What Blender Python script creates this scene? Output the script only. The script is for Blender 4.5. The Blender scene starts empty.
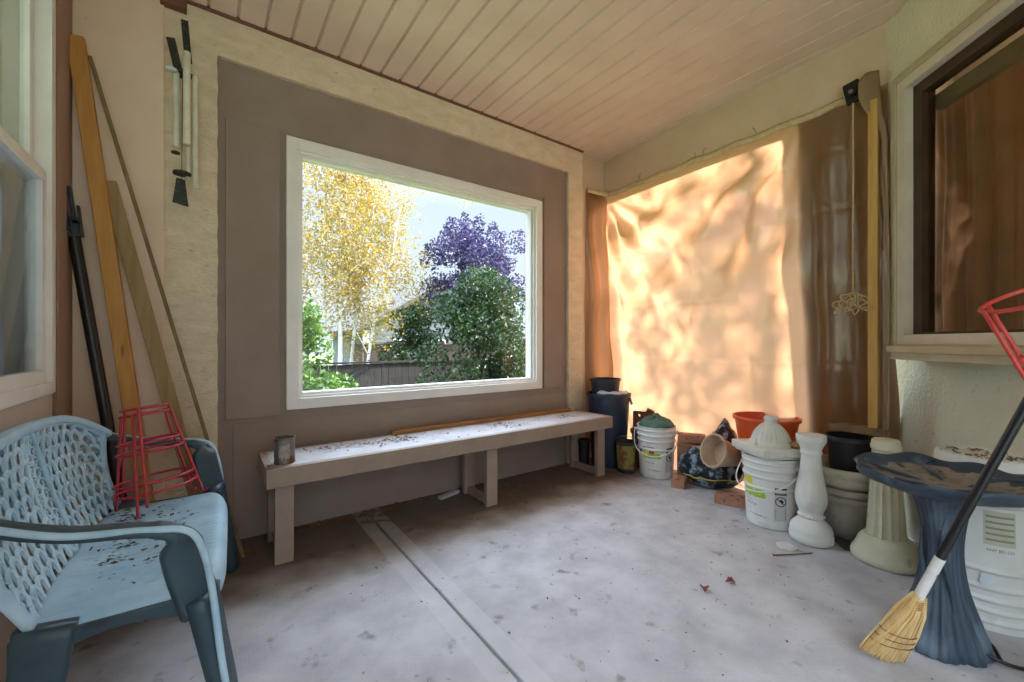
import bpy, bmesh, math, random
from math import sin, cos, pi, sqrt, atan2, radians
from mathutils import Vector, Matrix, noise
V = Vector
random.seed(7)
scene = bpy.context.scene
COL = scene.collection

# ------------------------------------------------------------------ helpers
class MB:
    """collects vertices and faces, then links them as one mesh object"""
    def __init__(self):
        self.v = []; self.f = []
    def add(self, vs, fs):
        n = len(self.v)
        self.v += [tuple(p) for p in vs]
        self.f += [tuple(i + n for i in q) for q in fs]
        return self
    def box(self, x0, x1, y0, y1, z0, z1):
        vs = [(x, y, z) for z in (z0, z1) for y in (y0, y1) for x in (x0, x1)]
        return self.add(vs, [(0, 2, 3, 1), (4, 5, 7, 6), (0, 1, 5, 4), (2, 6, 7, 3), (0, 4, 6, 2), (1, 3, 7, 5)])
    def bar(self, a, b, w, h, up=(0, 0, 1)):
        """rectangular bar from a to b, w across, h along up"""
        a, b = V(a), V(b); d = (b - a).normalized(); u = V(up)
        s = d.cross(u).normalized(); u = s.cross(d).normalized()
        vs = []
        for p in (a, b):
            for i, j in ((-1, -1), (1, -1), (1, 1), (-1, 1)):
                vs.append(p + s * (w / 2 * i) + u * (h / 2 * j))
        return self.add(vs, [(0, 3, 2, 1), (4, 5, 6, 7), (0, 1, 5, 4), (1, 2, 6, 5), (2, 3, 7, 6), (3, 0, 4, 7)])
    def tube(self, pts, r, n=8, closed=False, cap=True, flat=None):
        """round tube through pts; r a number or a list; flat = (rx, ry) scale with fixed frame"""
        pts = [V(p) for p in pts]; m = len(pts)
        rs = r if isinstance(r, (list, tuple)) else [r] * m
        vs = []; prev = None
        for i, p in enumerate(pts):
            if closed: d = pts[(i + 1) % m] - pts[i - 1]
            else: d = pts[min(i + 1, m - 1)] - pts[max(i - 1, 0)]
            d = d.normalized() if d.length > 1e-9 else V((0, 0, 1))
            if prev is None:
                u = V((0, 0, 1)) if abs(d.z) < .9 else V((1, 0, 0))
            else: u = prev
            u = (u - d * u.dot(d))
            u = u.normalized() if u.length > 1e-6 else d.orthogonal().normalized()
            prev = u; s = d.cross(u)
            fx, fy = flat or (1, 1)
            for k in range(n):
                a = 2 * pi * k / n
                vs.append(p + s * (cos(a) * rs[i] * fx) + u * (sin(a) * rs[i] * fy))
        fs = []
        for i in range(m if closed else m - 1):
            j = (i + 1) % m
            for k in range(n):
                l = (k + 1) % n
                fs.append((i * n + k, i * n + l, j * n + l, j * n + k))
        if cap and not closed:
            fs.append(tuple(range(n - 1, -1, -1))); fs.append(tuple((m - 1) * n + k for k in range(n)))
        return self.add(vs, fs)
    def lathe(self, prof, n=48, c=(0, 0, 0), fn=None):
        """prof = [(r, z)...]; fn(angle, r, z) -> r"""
        vs = []; fs = []
        for r, z in prof:
            for k in range(n):
                a = 2 * pi * k / n
                q = fn(a, r, z) if fn else r
                vs.append((c[0] + q * cos(a), c[1] + q * sin(a), c[2] + z))
        for i in range(len(prof) - 1):
            for k in range(n):
                l = (k + 1) % n
                fs.append((i * n + k, i * n + l, (i + 1) * n + l, (i + 1) * n + k))
        if prof[0][0] > 1e-5: fs.append(tuple(range(n - 1, -1, -1)))
        if prof[-1][0] > 1e-5: fs.append(tuple((len(prof) - 1) * n + k for k in range(n)))
        return self.add(vs, fs)
    def grid(self, fn, nu, nv, wrap=False):
        vs = [fn(i / nu, j / nv) for j in range(nv + 1) for i in range(nu + 1)]
        w = nu + 1
        fs = [(j * w + i, j * w + i + 1, (j + 1) * w + i + 1, (j + 1) * w + i) for j in range(nv) for i in range(nu)]
        return self.add(vs, fs)
    def prism(self, poly, fn0, fn1):
        """polygon poly (2-D) extruded between fn0(p) and fn1(p)"""
        n = len(poly)
        vs = [fn0(p) for p in poly] + [fn1(p) for p in poly]
        fs = [tuple(range(n - 1, -1, -1)), tuple(range(n, 2 * n))]
        fs += [(i, (i + 1) % n, n + (i + 1) % n, n + i) for i in range(n)]
        return self.add(vs, fs)
    def xf(self, M, start=0):
        for i in range(start, len(self.v)):
            self.v[i] = tuple(M @ V(self.v[i]))
        return self
    def build(self, name, mat, parent=None, smooth=False, bevel=0, solid=0, subsurf=0, loc=None, fix=True):
        me = bpy.data.meshes.new(name)
        me.from_pydata([tuple(p) for p in self.v], [], self.f)
        if fix:
            bm = bmesh.new(); bm.from_mesh(me)
            bmesh.ops.remove_doubles(bm, verts=bm.verts, dist=1e-6)
            bmesh.ops.recalc_face_normals(bm, faces=bm.faces)
            bm.to_mesh(me); bm.free()
        me.update()
        if smooth:
            me.polygons.foreach_set('use_smooth', [True] * len(me.polygons))
            if smooth is not True:
                me.set_sharp_from_angle(angle=radians(smooth))
        o = bpy.data.objects.new(name, me); COL.objects.link(o)
        if mat: me.materials.append(mat)
        if parent: o.parent = parent
        if loc: o.location = loc
        if solid:
            m = o.modifiers.new('solid', 'SOLIDIFY'); m.thickness = solid; m.offset = 0
        if subsurf:
            m = o.modifiers.new('sub', 'SUBSURF'); m.levels = m.render_levels = subsurf
        if bevel:
            m = o.modifiers.new('bevel', 'BEVEL'); m.width = bevel; m.segments = 2; m.limit_method = 'ANGLE'
        return o

def tag(o, label=None, cat=None, group=None, kind=None):
    if label: o['label'] = label
    if cat: o['category'] = cat
    if group: o['group'] = group
    if kind: o['kind'] = kind
    return o
def thing(name, label, cat, loc=(0, 0, 0), rz=0, group=None, rot=None):
    o = bpy.data.objects.new(name, None); COL.objects.link(o)
    o.empty_display_size = .1
    o.location = loc; o.rotation_euler = rot or (0, 0, rz)
    return tag(o, label, cat, group)
def struct(o): o['kind'] = 'structure'; return o
def copy_thing(o, name=None, loc=None, rot=None, label=None, group=None):
    def rec(a, parent):
        b = a.copy(); COL.objects.link(b)
        if parent: b.parent = parent
        for ch in a.children: rec(ch, b)
        return b
    c = rec(o, None)
    if loc: c.location = loc
    if rot: c.rotation_euler = rot
    if label: c['label'] = label
    if group: c['group'] = group
    return c
def nz(x, y=0, z=0): return noise.noise(V((x, y, z)))
def lerp(a, b, t): return a + (b - a) * t
def sst(a, b, x):
    t = min(1, max(0, (x - a) / (b - a))); return t * t * (3 - 2 * t)
def ellipse(c, rx, ry, n=32, ax=(1, 0, 0), ay=(0, 1, 0)):
    c, ax, ay = V(c), V(ax), V(ay)
    return [c + ax * (rx * cos(2 * pi * k / n)) + ay * (ry * sin(2 * pi * k / n)) for k in range(n)]

# ------------------------------------------------------------------ materials
def srgb(c):
    if isinstance(c, str):
        c = [int(c[i:i + 2], 16) / 255 for i in (0, 2, 4)]
    return tuple(x / 12.92 if x <= .04045 else ((x + .055) / 1.055) ** 2.4 for x in c) + (1,)
MATS = {}
def mat(name, c1, c2=None, rough=.6, scale=8, bump=0, bscale=60, spec=.4, metal=0, c3=None, stretch=(1, 1, 1), coat=0, amount=(.35, .65), c3range=(.62, .72), c3scale=None, detail=5):
    if name in MATS: return MATS[name]
    m = bpy.data.materials.new(name); m.use_nodes = True
    N, Lk = m.node_tree.nodes, m.node_tree.links
    p = N['Principled BSDF']
    p.inputs['Roughness'].default_value = rough; p.inputs['Metallic'].default_value = metal
    p.inputs['Specular IOR Level'].default_value = spec; p.inputs['Coat Weight'].default_value = coat
    tc = N.new('ShaderNodeTexCoord'); mp = N.new('ShaderNodeMapping'); mp.inputs['Scale'].default_value = stretch
    Lk.new(tc.outputs['Object'], mp.inputs[0])
    if c2 is None: p.inputs['Base Color'].default_value = srgb(c1)
    else:
        n = N.new('ShaderNodeTexNoise'); n.inputs['Scale'].default_value = scale; n.inputs['Detail'].default_value = detail
        n.inputs['Roughness'].default_value = .6
        Lk.new(mp.outputs[0], n.inputs['Vector'])
        r = N.new('ShaderNodeValToRGB'); r.color_ramp.elements[0].position = amount[0]; r.color_ramp.elements[1].position = amount[1]
        r.color_ramp.elements[0].color = srgb(c1); r.color_ramp.elements[1].color = srgb(c2)
        Lk.new(n.outputs[0], r.inputs[0]); out = r.outputs[0]
        if c3:
            n2 = N.new('ShaderNodeTexNoise'); n2.inputs['Scale'].default_value = c3scale or scale * 2.7; n2.inputs['Detail'].default_value = 6
            Lk.new(mp.outputs[0], n2.inputs['Vector'])
            r2 = N.new('ShaderNodeMapRange'); r2.inputs[1].default_value, r2.inputs[2].default_value = c3range
            Lk.new(n2.outputs[0], r2.inputs[0])
            mx = N.new('ShaderNodeMix'); mx.data_type = 'RGBA'
            Lk.new(r2.outputs[0], mx.inputs[0]); Lk.new(out, mx.inputs[6]); mx.inputs[7].default_value = srgb(c3)
            out = mx.outputs[2]
        Lk.new(out, p.inputs['Base Color'])
    if bump:
        b = N.new('ShaderNodeTexNoise'); b.inputs['Scale'].default_value = bscale; b.inputs['Detail'].default_value = 6
        Lk.new(mp.outputs[0], b.inputs['Vector'])
        bp = N.new('ShaderNodeBump'); bp.inputs['Strength'].default_value = bump; bp.inputs['Distance'].default_value = .01
        Lk.new(b.outputs[0], bp.inputs['Height']); Lk.new(bp.outputs[0], p.inputs['Normal'])
    MATS[name] = m
    return m
def glass_mat(name, tint, rough=.0):
    m = bpy.data.materials.new(name); m.use_nodes = True
    N, Lk = m.node_tree.nodes, m.node_tree.links
    N.remove(N['Principled BSDF'])
    t = N.new('ShaderNodeBsdfTransparent'); t.inputs[0].default_value = tint + (1,)
    g = N.new('ShaderNodeBsdfGlossy'); g.inputs['Roughness'].default_value = rough
    fr = N.new('ShaderNodeFresnel'); fr.inputs[0].default_value = 1.5
    mx = N.new('ShaderNodeMixShader')
    # the back face of each pane only lets light out again (no reflection inside the sheet)
    ge = N.new('ShaderNodeNewGeometry'); iv = N.new('ShaderNodeMath'); iv.operation = 'SUBTRACT'; iv.inputs[0].default_value = 1; Lk.new(ge.outputs['Backfacing'], iv.inputs[1])
    fm = N.new('ShaderNodeMath'); fm.operation = 'MULTIPLY'; Lk.new(fr.outputs[0], fm.inputs[0]); Lk.new(iv.outputs[0], fm.inputs[1])
    Lk.new(fm.outputs[0], mx.inputs[0]); Lk.new(t.outputs[0], mx.inputs[1]); Lk.new(g.outputs[0], mx.inputs[2])
    Lk.new(mx.outputs[0], N['Material Output'].inputs[0])
    return m
def leaf_mat(name, c1, c2, c3, trans):
    m = bpy.data.materials.new(name); m.use_nodes = True
    N, Lk = m.node_tree.nodes, m.node_tree.links
    N.remove(N['Principled BSDF'])
    tc = N.new('ShaderNodeTexCoord'); n = N.new('ShaderNodeTexNoise'); n.inputs['Scale'].default_value = 1.3; n.inputs['Detail'].default_value = 9; n.inputs['Roughness'].default_value = .75
    Lk.new(tc.outputs['Object'], n.inputs['Vector'])
    r = N.new('ShaderNodeValToRGB'); e = r.color_ramp.elements
    e[0].position = .36; e[1].position = .64; e[0].color = srgb(c1); e[1].color = srgb(c3)
    x = e.new(.5); x.color = srgb(c2)
    Lk.new(n.outputs[0], r.inputs[0])
    d = N.new('ShaderNodeBsdfDiffuse'); t = N.new('ShaderNodeBsdfTranslucent'); g = N.new('ShaderNodeBsdfGlossy'); g.inputs['Roughness'].default_value = .45
    Lk.new(r.outputs[0], d.inputs[0]); Lk.new(r.outputs[0], t.inputs[0])
    mx = N.new('ShaderNodeMixShader'); mx.inputs[0].default_value = trans
    Lk.new(d.outputs[0], mx.inputs[1]); Lk.new(t.outputs[0], mx.inputs[2])
    m2 = N.new('ShaderNodeMixShader'); m2.inputs[0].default_value = .05
    Lk.new(mx.outputs[0], m2.inputs[1]); Lk.new(g.outputs[0], m2.inputs[2])
    Lk.new(m2.outputs[0], N['Material Output'].inputs[0])
    return m
def tarp_mat(name, col, tcol, trans=.5, gloss=.08, rough=.35):
    m = bpy.data.materials.new(name); m.use_nodes = True
    N, Lk = m.node_tree.nodes, m.node_tree.links
    N.remove(N['Principled BSDF'])
    tc = N.new('ShaderNodeTexCoord')
    wv = N.new('ShaderNodeTexNoise'); wv.inputs['Scale'].default_value = 3; wv.inputs['Detail'].default_value = 8
    Lk.new(tc.outputs['Object'], wv.inputs['Vector'])
    bp = N.new('ShaderNodeBump'); bp.inputs['Strength'].default_value = .5; bp.inputs['Distance'].default_value = .03
    Lk.new(wv.outputs[0], bp.inputs['Height'])
    d = N.new('ShaderNodeBsdfDiffuse'); d.inputs[0].default_value = srgb(col)
    t = N.new('ShaderNodeBsdfTranslucent'); t.inputs[0].default_value = srgb(tcol)
    g = N.new('ShaderNodeBsdfGlossy'); g.inputs['Roughness'].default_value = rough; g.inputs[0].default_value = (1, .95, .85, 1)
    for s in (d, t, g): Lk.new(bp.outputs[0], s.inputs['Normal'])
    mx = N.new('ShaderNodeMixShader'); mx.inputs[0].default_value = trans
    Lk.new(d.outputs[0], mx.inputs[1]); Lk.new(t.outputs[0], mx.inputs[2])
    m2 = N.new('ShaderNodeMixShader'); m2.inputs[0].default_value = gloss
    Lk.new(mx.outputs[0], m2.inputs[1]); Lk.new(g.outputs[0], m2.inputs[2])
    Lk.new(m2.outputs[0], N['Material Output'].inputs[0])
    return m

def concrete_mat():
    m = mat('concrete', 'a8a4a4', 'bfbcbb', rough=.85, scale=5, bump=.25, bscale=120, c3='7d7872', c3range=(.63, .74), c3scale=9, spec=.25)
    N, Lk = m.node_tree.nodes, m.node_tree.links
    p = N['Principled BSDF']; src = p.inputs['Base Color'].links[0].from_socket
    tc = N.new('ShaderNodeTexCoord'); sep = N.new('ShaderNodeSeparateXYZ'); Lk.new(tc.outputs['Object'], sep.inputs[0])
    # damp brown soil stain by the back wall, bench shade painted into its colour
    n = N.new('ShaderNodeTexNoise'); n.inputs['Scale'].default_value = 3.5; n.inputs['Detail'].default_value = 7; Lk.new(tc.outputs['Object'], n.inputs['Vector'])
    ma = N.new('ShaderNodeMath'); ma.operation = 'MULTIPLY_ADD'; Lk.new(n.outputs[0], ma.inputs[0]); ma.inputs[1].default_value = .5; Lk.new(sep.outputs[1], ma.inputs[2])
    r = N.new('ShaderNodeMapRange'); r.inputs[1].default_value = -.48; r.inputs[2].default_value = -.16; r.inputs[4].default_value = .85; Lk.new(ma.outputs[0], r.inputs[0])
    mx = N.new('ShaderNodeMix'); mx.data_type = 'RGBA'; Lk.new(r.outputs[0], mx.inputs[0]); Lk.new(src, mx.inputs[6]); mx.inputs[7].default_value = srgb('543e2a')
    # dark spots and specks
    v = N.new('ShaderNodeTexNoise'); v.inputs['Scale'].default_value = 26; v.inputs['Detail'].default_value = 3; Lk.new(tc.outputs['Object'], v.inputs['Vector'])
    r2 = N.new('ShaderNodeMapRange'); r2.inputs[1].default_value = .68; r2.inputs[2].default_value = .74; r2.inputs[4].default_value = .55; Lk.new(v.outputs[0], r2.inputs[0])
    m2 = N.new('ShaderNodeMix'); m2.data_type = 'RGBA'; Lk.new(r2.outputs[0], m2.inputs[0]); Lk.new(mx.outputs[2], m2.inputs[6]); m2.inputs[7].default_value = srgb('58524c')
    # smooth trowelled margins either side of the joint
    ab = N.new('ShaderNodeMath'); ab.operation = 'SUBTRACT'; Lk.new(sep.outputs[0], ab.inputs[0]); ab.inputs[1].default_value = .815
    ab2 = N.new('ShaderNodeMath'); ab2.operation = 'ABSOLUTE'; Lk.new(ab.outputs[0], ab2.inputs[0])
    r3 = N.new('ShaderNodeMapRange'); r3.inputs[1].default_value = .088; r3.inputs[2].default_value = .084; r3.inputs[4].default_value = .28; Lk.new(ab2.outputs[0], r3.inputs[0])
    m3 = N.new('ShaderNodeMix'); m3.data_type = 'RGBA'; Lk.new(r3.outputs[0], m3.inputs[0]); Lk.new(m2.outputs[2], m3.inputs[6]); m3.inputs[7].default_value = srgb('cfccca')
    Lk.new(m3.outputs[2], p.inputs['Base Color'])
    return m

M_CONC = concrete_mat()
M_PANEL = mat('mauve_brown_panel', '8f7c70', '98867a', rough=.75, scale=3, bump=.06, bscale=200, spec=.25)
M_STUCCO = mat('cream_stucco', 'd2bda0', 'e0ceb4', rough=.9, scale=7, bump=.9, bscale=38, spec=.15, c3='bda688', c3range=(.6, .78), c3scale=20, stretch=(1, 1, 2.2))
M_STUCCO2 = mat('pale_stucco', 'dcd8bd', 'e6e2c9', rough=.9, scale=6, bump=.55, bscale=55, spec=.15, c3='c9c3a4', c3range=(.62, .8), c3scale=24)
M_TAN = mat('tan_board', 'd8bba2', 'e2c8b0', rough=.7, scale=2.4, bump=.05, bscale=90, spec=.3, c3='a98a6e', c3range=(.7, .8), c3scale=14)
M_TANWALL = mat('tan_wall', 'c2b0a0', 'ccbaaa', rough=.75, scale=3, bump=.08, bscale=90, spec=.25)
M_BROWNTRIM = mat('brown_trim', '6b4634', '7a523e', rough=.7, scale=12)
M_CEIL = mat('ceiling_plank', 'd8bea6', 'e0c8b2', rough=.55, scale=3, spec=.4)
M_BEAM = mat('tan_beam', 'cab094', 'd4bca0', rough=.8, scale=4, bump=.1, bscale=80, spec=.2)
M_VINYL = mat('white_vinyl', 'e2dcd4', 'eae5de', rough=.4, scale=6)
M_TRIMBEIGE = mat('beige_trim', 'b8ab8c', 'c4b899', rough=.6, scale=10)
M_LUMBER = mat('orange_lumber', 'b07a3a', 'c48e4c', rough=.65, scale=6, stretch=(6, 6, .6), c3='8a5522', c3range=(.66, .72), c3scale=5)
M_LUMBER2 = mat('grey_brown_lumber', '8d7146', 'a0845a', rough=.7, scale=6, stretch=(6, 6, .6), c3='6b4d2c', c3range=(.66, .72), c3scale=5)
M_GREYWOOD = mat('mauve_painted_wood', '937f6f', '9e8a7a', rough=.7, scale=7, bump=.08, bscale=60, c3='78665a', c3range=(.68, .75))
M_BENCHTOP = mat('worn_bench_paint', 'b0aaa8', 'c2bdbb', rough=.65, scale=9, bump=.08, bscale=60, c3='8d8580', c3range=(.66, .75), c3scale=16)

# ------------------------------------------------------------------ camera
A = math.atan(571.6 / 415.0)          # the back wall runs 54 degrees off the view axis
cam_d = bpy.data.cameras.new('camera'); cam = bpy.data.objects.new('camera', cam_d); COL.objects.link(cam)
cam_d.sensor_width = 36; cam_d.lens = 36 * 415.0 / 1024
cam_d.shift_y = (342.4 - 341) / 1024
cam_d.clip_start = .02; cam_d.clip_end = 200
cam.location = (0, -2.74, 1.10)
cam.rotation_euler = (pi / 2, 0, -(pi / 2 - A))
scene.camera = cam
vs = scene.view_settings
vs.view_transform = 'Standard'; vs.look = 'None'; vs.gamma = 1; vs.exposure = 0.95; vs.use_curve_mapping = False

# ------------------------------------------------------------------ sky and sun
SUN = V((1, -.30, .74)).normalized()
w = bpy.data.worlds.new('world'); scene.world = w; w.use_nodes = True
N, Lk = w.node_tree.nodes, w.node_tree.links
bg = N['Background']
tc = N.new('ShaderNodeTexCoord'); sep = N.new('ShaderNodeSeparateXYZ'); Lk.new(tc.outputs['Generated'], sep.inputs[0])
r = N.new('ShaderNodeValToRGB'); Lk.new(sep.outputs[2], r.inputs[0])
r.color_ramp.elements[0].color = (.76, .87, 1, 1); r.color_ramp.elements[1].color = (.62, .78, 1, 1); r.color_ramp.elements[1].position = .8
# sky brightened overhead, out of view, to strengthen window light; dimmer towards the horizon
mr = N.new('ShaderNodeMapRange'); mr.inputs[1].default_value = .30; mr.inputs[2].default_value = .68; mr.inputs[3].default_value = .80; mr.inputs[4].default_value = 7.5
mr.interpolation_type = 'SMOOTHSTEP'
Lk.new(sep.outputs[2], mr.inputs[0])
Lk.new(r.outputs[0], bg.inputs[0]); Lk.new(mr.outputs[0], bg.inputs[1])
sd = bpy.data.lights.new('sun', 'SUN'); sd.energy = 15; sd.angle = radians(.53); sd.color = (1, .92, .82)
so = bpy.data.objects.new('sun', sd); COL.objects.link(so)
so.rotation_euler = SUN.to_track_quat('Z', 'Y').to_euler(); so.location = (8, -3, 9)

# ------------------------------------------------------------------ room shell
T0 = V((3.145, 0, 0)); TD = V((-.05286, -.9986, 0))             # tarp side, running towards the camera
TN = V((.9986, -.05286, 0))                                      # outwards
RC = T0 + TD * 2.103                                             # corner of tarp side and diagonal wall
RD = V((-.7106, -.7036, 0)); RN = V((-.7036, .7106, 0))          # along the diagonal wall, and into the room
HC = 2.875
def R(s, n, z): p = RC + RD * s + RN * n; return (p.x, p.y, z)
def T(s, n, z): p = T0 + TD * s + TN * n; return (p.x, p.y, z)
def rbox(mb, s0, s1, n0, n1, z0, z1, F=R):
    vs_ = [F(s, n, z) for z in (z0, z1) for n in (n0, n1) for s in (s0, s1)]
    return mb.add(vs_, [(0, 2, 3, 1), (4, 5, 7, 6), (0, 1, 5, 4), (2, 6, 7, 3), (0, 4, 6, 2), (1, 3, 7, 5)])

# floor: three slabs with tooled joints
b = MB()
def slab(x0, x1, y0, y1):
    e = .007
    b.box(x0 + e, x1 - e, y0 + e, y1 - e, -.12, 0)
slab(-.6, .815, -4.2, .14); slab(.815, 2.74, -4.2, .14)
slab(2.74, 3.6, -4.2, .14)
b.box(-.6, 3.6, -4.2, .14, -.9, -.018)
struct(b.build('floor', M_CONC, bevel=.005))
struct(MB().box(-3, 1.5, -7.5, -4.2, -.3, -.06).build('bounce_patio', mat('bounce_slab_concrete', 'b5b0a8', 'c6c1b8', rough=.9, scale=3)))  # unseen slab added behind the camera to bounce light up at the ceiling

# back wall: outer stucco frame, recessed panel with the opening for the picture window
WX0, WX1, WZ0, WZ1 = .358, 2.31, .705, 2.313
b = MB(); P = .028
b.box(.019, WX0 + .03, P, .13, 0, 2.7); b.box(WX1 - .03, 2.66, P, .13, 0, 2.7)
b.box(WX0 + .03, WX1 - .03, P, .13, 0, WZ0 + .03); b.box(WX0 + .03, WX1 - .03, P, .13, WZ1 - .03, 2.7)
struct(b.build('wall_back', M_PANEL))
b = MB()
b.box(.065, .325, .010, .03, .675, 2.33); b.box(2.345, 2.55, .012, .03, .70, 2.36)
b.box(.1, 2.6, .022, .03, .0, .645)
struct(b.build('trim_1', M_PANEL, bevel=.002))
# stucco posts and beam
def rough_box(x0, x1, y0, y1, z0, z1, step=.05, amp=.004):
    m = MB(); nx = max(1, int((x1 - x0) / step)); nzn = max(1, int((z1 - z0) / step))
    def fr(u, v):
        x, z = lerp(x0, x1, u), lerp(z0, z1, v)
        ex = 0 if 0 < u < 1 else nz(z * 14, x) * amp * 1.3
        ez = 0 if 0 < v < 1 else nz(x * 14, z, 3) * amp * 1.3
        return (x + ex, y0 + nz(x * 9, z * 9, 5) * amp, z + ez)
    m.grid(fr, nx, nzn)
    front = list(m.v)
    m.grid(lambda u, v: (lerp(x0, x1, u), y1, lerp(z0, z1, v)), nx, nzn)
    n0 = len(front); w_ = nx + 1
    ring = [i for i in range(w_)] + [j * w_ + nx for j in range(1, nzn + 1)] + [nzn * w_ + i for i in range(nx - 1, -1, -1)] + [j * w_ for j in range(nzn - 1, 0, -1)]
    for k in range(len(ring)):
        a, c = ring[k], ring[(k + 1) % len(ring)]
        m.f.append((a, c, c + n0, a + n0))
    return m
m = rough_box(-.56, .03, 0, .13, 0, 2.88, .03)
struct(m.build('pillar', M_STUCCO, smooth=40))
m = rough_box(2.622, 2.80, 0, .13, 0, 2.88, .03)
struct(m.build('pillar', M_STUCCO, smooth=40))
m = rough_box(.03, 2.622, 0, .13, 2.646, 2.872, .03)
struct(m.build('beam', M_STUCCO, smooth=40))
# short recess between right post and the tarp corner
struct(MB().box(2.80, 3.25, .05, .13, 0, 2.88).build('wall_corner', M_BEAM))
# tan hardboard sheet beside the left wall, its battens
m = MB().box(-.535, -.190, -.014, -.001, 0, 2.90)
struct(m.build('trim_2', M_TAN, bevel=.002))
struct(MB().box(-.205, -.100, -.05, -.001, 2.80, 2.90).build('trim_3', M_BROWNTRIM, bevel=.003))

# left wall with a hung window
LX = -.53
LY0, LY1, LZ0, LZ1 = -1.55, -.262, .896, 2.62
b = MB()
b.box(LX - .14, LX, -.0, LY1 - .02, 0, HC + .03); b.box(LX - .14, LX, -3.3, LY0 + .02, 0, HC + .03)
b.box(LX - .14, LX, LY0 + .02, LY1 - .02, 0, LZ0 + .02); b.box(LX - .14, LX, LY0 + .02, LY1 - .02, LZ1 - .02, HC + .03)
struct(b.build('wall_left', M_TANWALL))
struct(MB().box(LX, LX + .018, -.235, -.02, .0, HC).build('trim_4', mat('brown_corner_board', '957865', 'a08370', rough=.7, scale=5, stretch=(1, 1, .3)), bevel=.003))

# ceiling planks run away from the back wall, V-grooved
b = MB(); pw = .131; x = .1216 - pw * 6
prof = []
while x < 3.56:
    prof += [(x, HC + .016), (x + .009, HC), (x + pw - .009, HC)]
    x += pw
n = len(prof)
vs_ = [(p[0], y, p[1]) for y in (-5.25, .13) for p in prof] + [(p[0], y, HC + .06) for y in (-5.25, .13) for p in prof]
fs_ = [(i, i + 1, n + i + 1, n + i) for i in range(n - 1)] + [(2 * n + i, 3 * n + i, 3 * n + i + 1, 2 * n + i + 1) for i in range(n - 1)]
b.add(vs_, fs_)
struct(b.build('ceiling', M_CEIL))
struct(MB().box(-.7, 3.66, -5.3, .15, HC + .065, HC + .22).build('roof', M_BEAM))
# thin brown reveal where planks meet the beam
struct(MB().box(-.1, 2.80, -.018, 0, HC - .012, HC + .01).build('trim_5', M_BROWNTRIM))

# header beam above the tarp
b = MB(); rbox(b, -.14, 2.13, 0.0, .12, 2.535, HC + .02, T)
struct(b.build('beam', M_BEAM, bevel=.004))

# diagonal house wall: window opening, the foot of the wall steps back under the sill
D0, D1 = .058, 1.55        # window casing along the wall
DZ0, DZ1 = 1.06, 2.507
b = MB()
rbox(b, -.02, D0 + .02, -.16, 0, 1.05, HC + .03); rbox(b, D1 - .02, 2.1, -.16, 0, 1.05, HC + .03)
rbox(b, D0 + .02, D1 - .02, -.16, 0, DZ1 - .02, HC + .03)
rbox(b, -.30, 2.1, -.34, -.15, 0, 1.06)
struct(b.build('wall_right', M_STUCCO2))
# ------------------------------------------------------------------ windows
GLASS = glass_mat('window_glass', (.86, .87, .88))
GLASS2 = glass_mat('dusty_glass', (.93, .96, .95), .02)
def bframe(mb, a0, a1, z0, z1, wd, d0, d1, F, bot=None):
    """rectangular frame in the a/z plane through mapping F(a, d, z)"""
    bt = bot or wd
    def bx(p0, p1, q0, q1):
        vs_ = [F(a, d, z) for z in (q0, q1) for d in (d0, d1) for a in (p0, p1)]
        mb.add(vs_, [(0, 2, 3, 1), (4, 5, 7, 6), (0, 1, 5, 4), (2, 6, 7, 3), (0, 4, 6, 2), (1, 3, 7, 5)])
    bx(a0, a0 + wd, z0, z1); bx(a1 - wd, a1, z0, z1); bx(a0 + wd, a1 - wd, z0, z0 + bt); bx(a0 + wd, a1 - wd, z1 - wd, z1)
    return mb
FB = lambda a, d, z: (a, d, z)
w1 = struct(thing('window_1', None, None))
bframe(MB(), WX0, WX1, WZ0, WZ1, .062, -.004, .05, FB).build('window_frame', M_VINYL, w1, bevel=.003)
bframe(MB(), WX0 + .062, WX1 - .062, WZ0 + .062, WZ1 - .062, .014, .02, .07, FB).build('window_stop', M_VINYL, w1, bevel=.002)
bframe(MB(), WX0 + .076, WX1 - .076, WZ0 + .076, WZ1 - .076, .016, .042, .115, FB).build('sash', M_VINYL, w1, bevel=.002)
MB().box(WX0 + .085, WX1 - .085, .074, .078, WZ0 + .085, WZ1 - .085).build('window_pane', GLASS, w1)

FL = lambda a, d, z: (LX - d, a, z)
w2 = struct(thing('window_2', None, None))
bframe(MB(), LY0, LY1, LZ0, LZ1, .045, -.016, .06, FL).build('window_frame', M_VINYL, w2, bevel=.003)
bframe(MB(), LY0 + .045, LY1 - .045, LZ0 + .045, 1.775, .042, .0, .035, FL, .05).build('lower_sash', M_VINYL, w2, bevel=.003)
bframe(MB(), LY0 + .045, LY1 - .045, 1.735, LZ1 - .045, .036, .036, .065, FL).build('upper_sash', M_VINYL, w2, bevel=.003)
MB().box(LX - .022, LX - .018, LY0 + .08, LY1 - .08, LZ0 + .09, 1.74).build('window_pane', GLASS2, w2)
MB().box(LX - .054, LX - .050, LY0 + .08, LY1 - .08, 1.765, LZ1 - .07).build('window_pane', GLASS2, w2)

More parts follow.
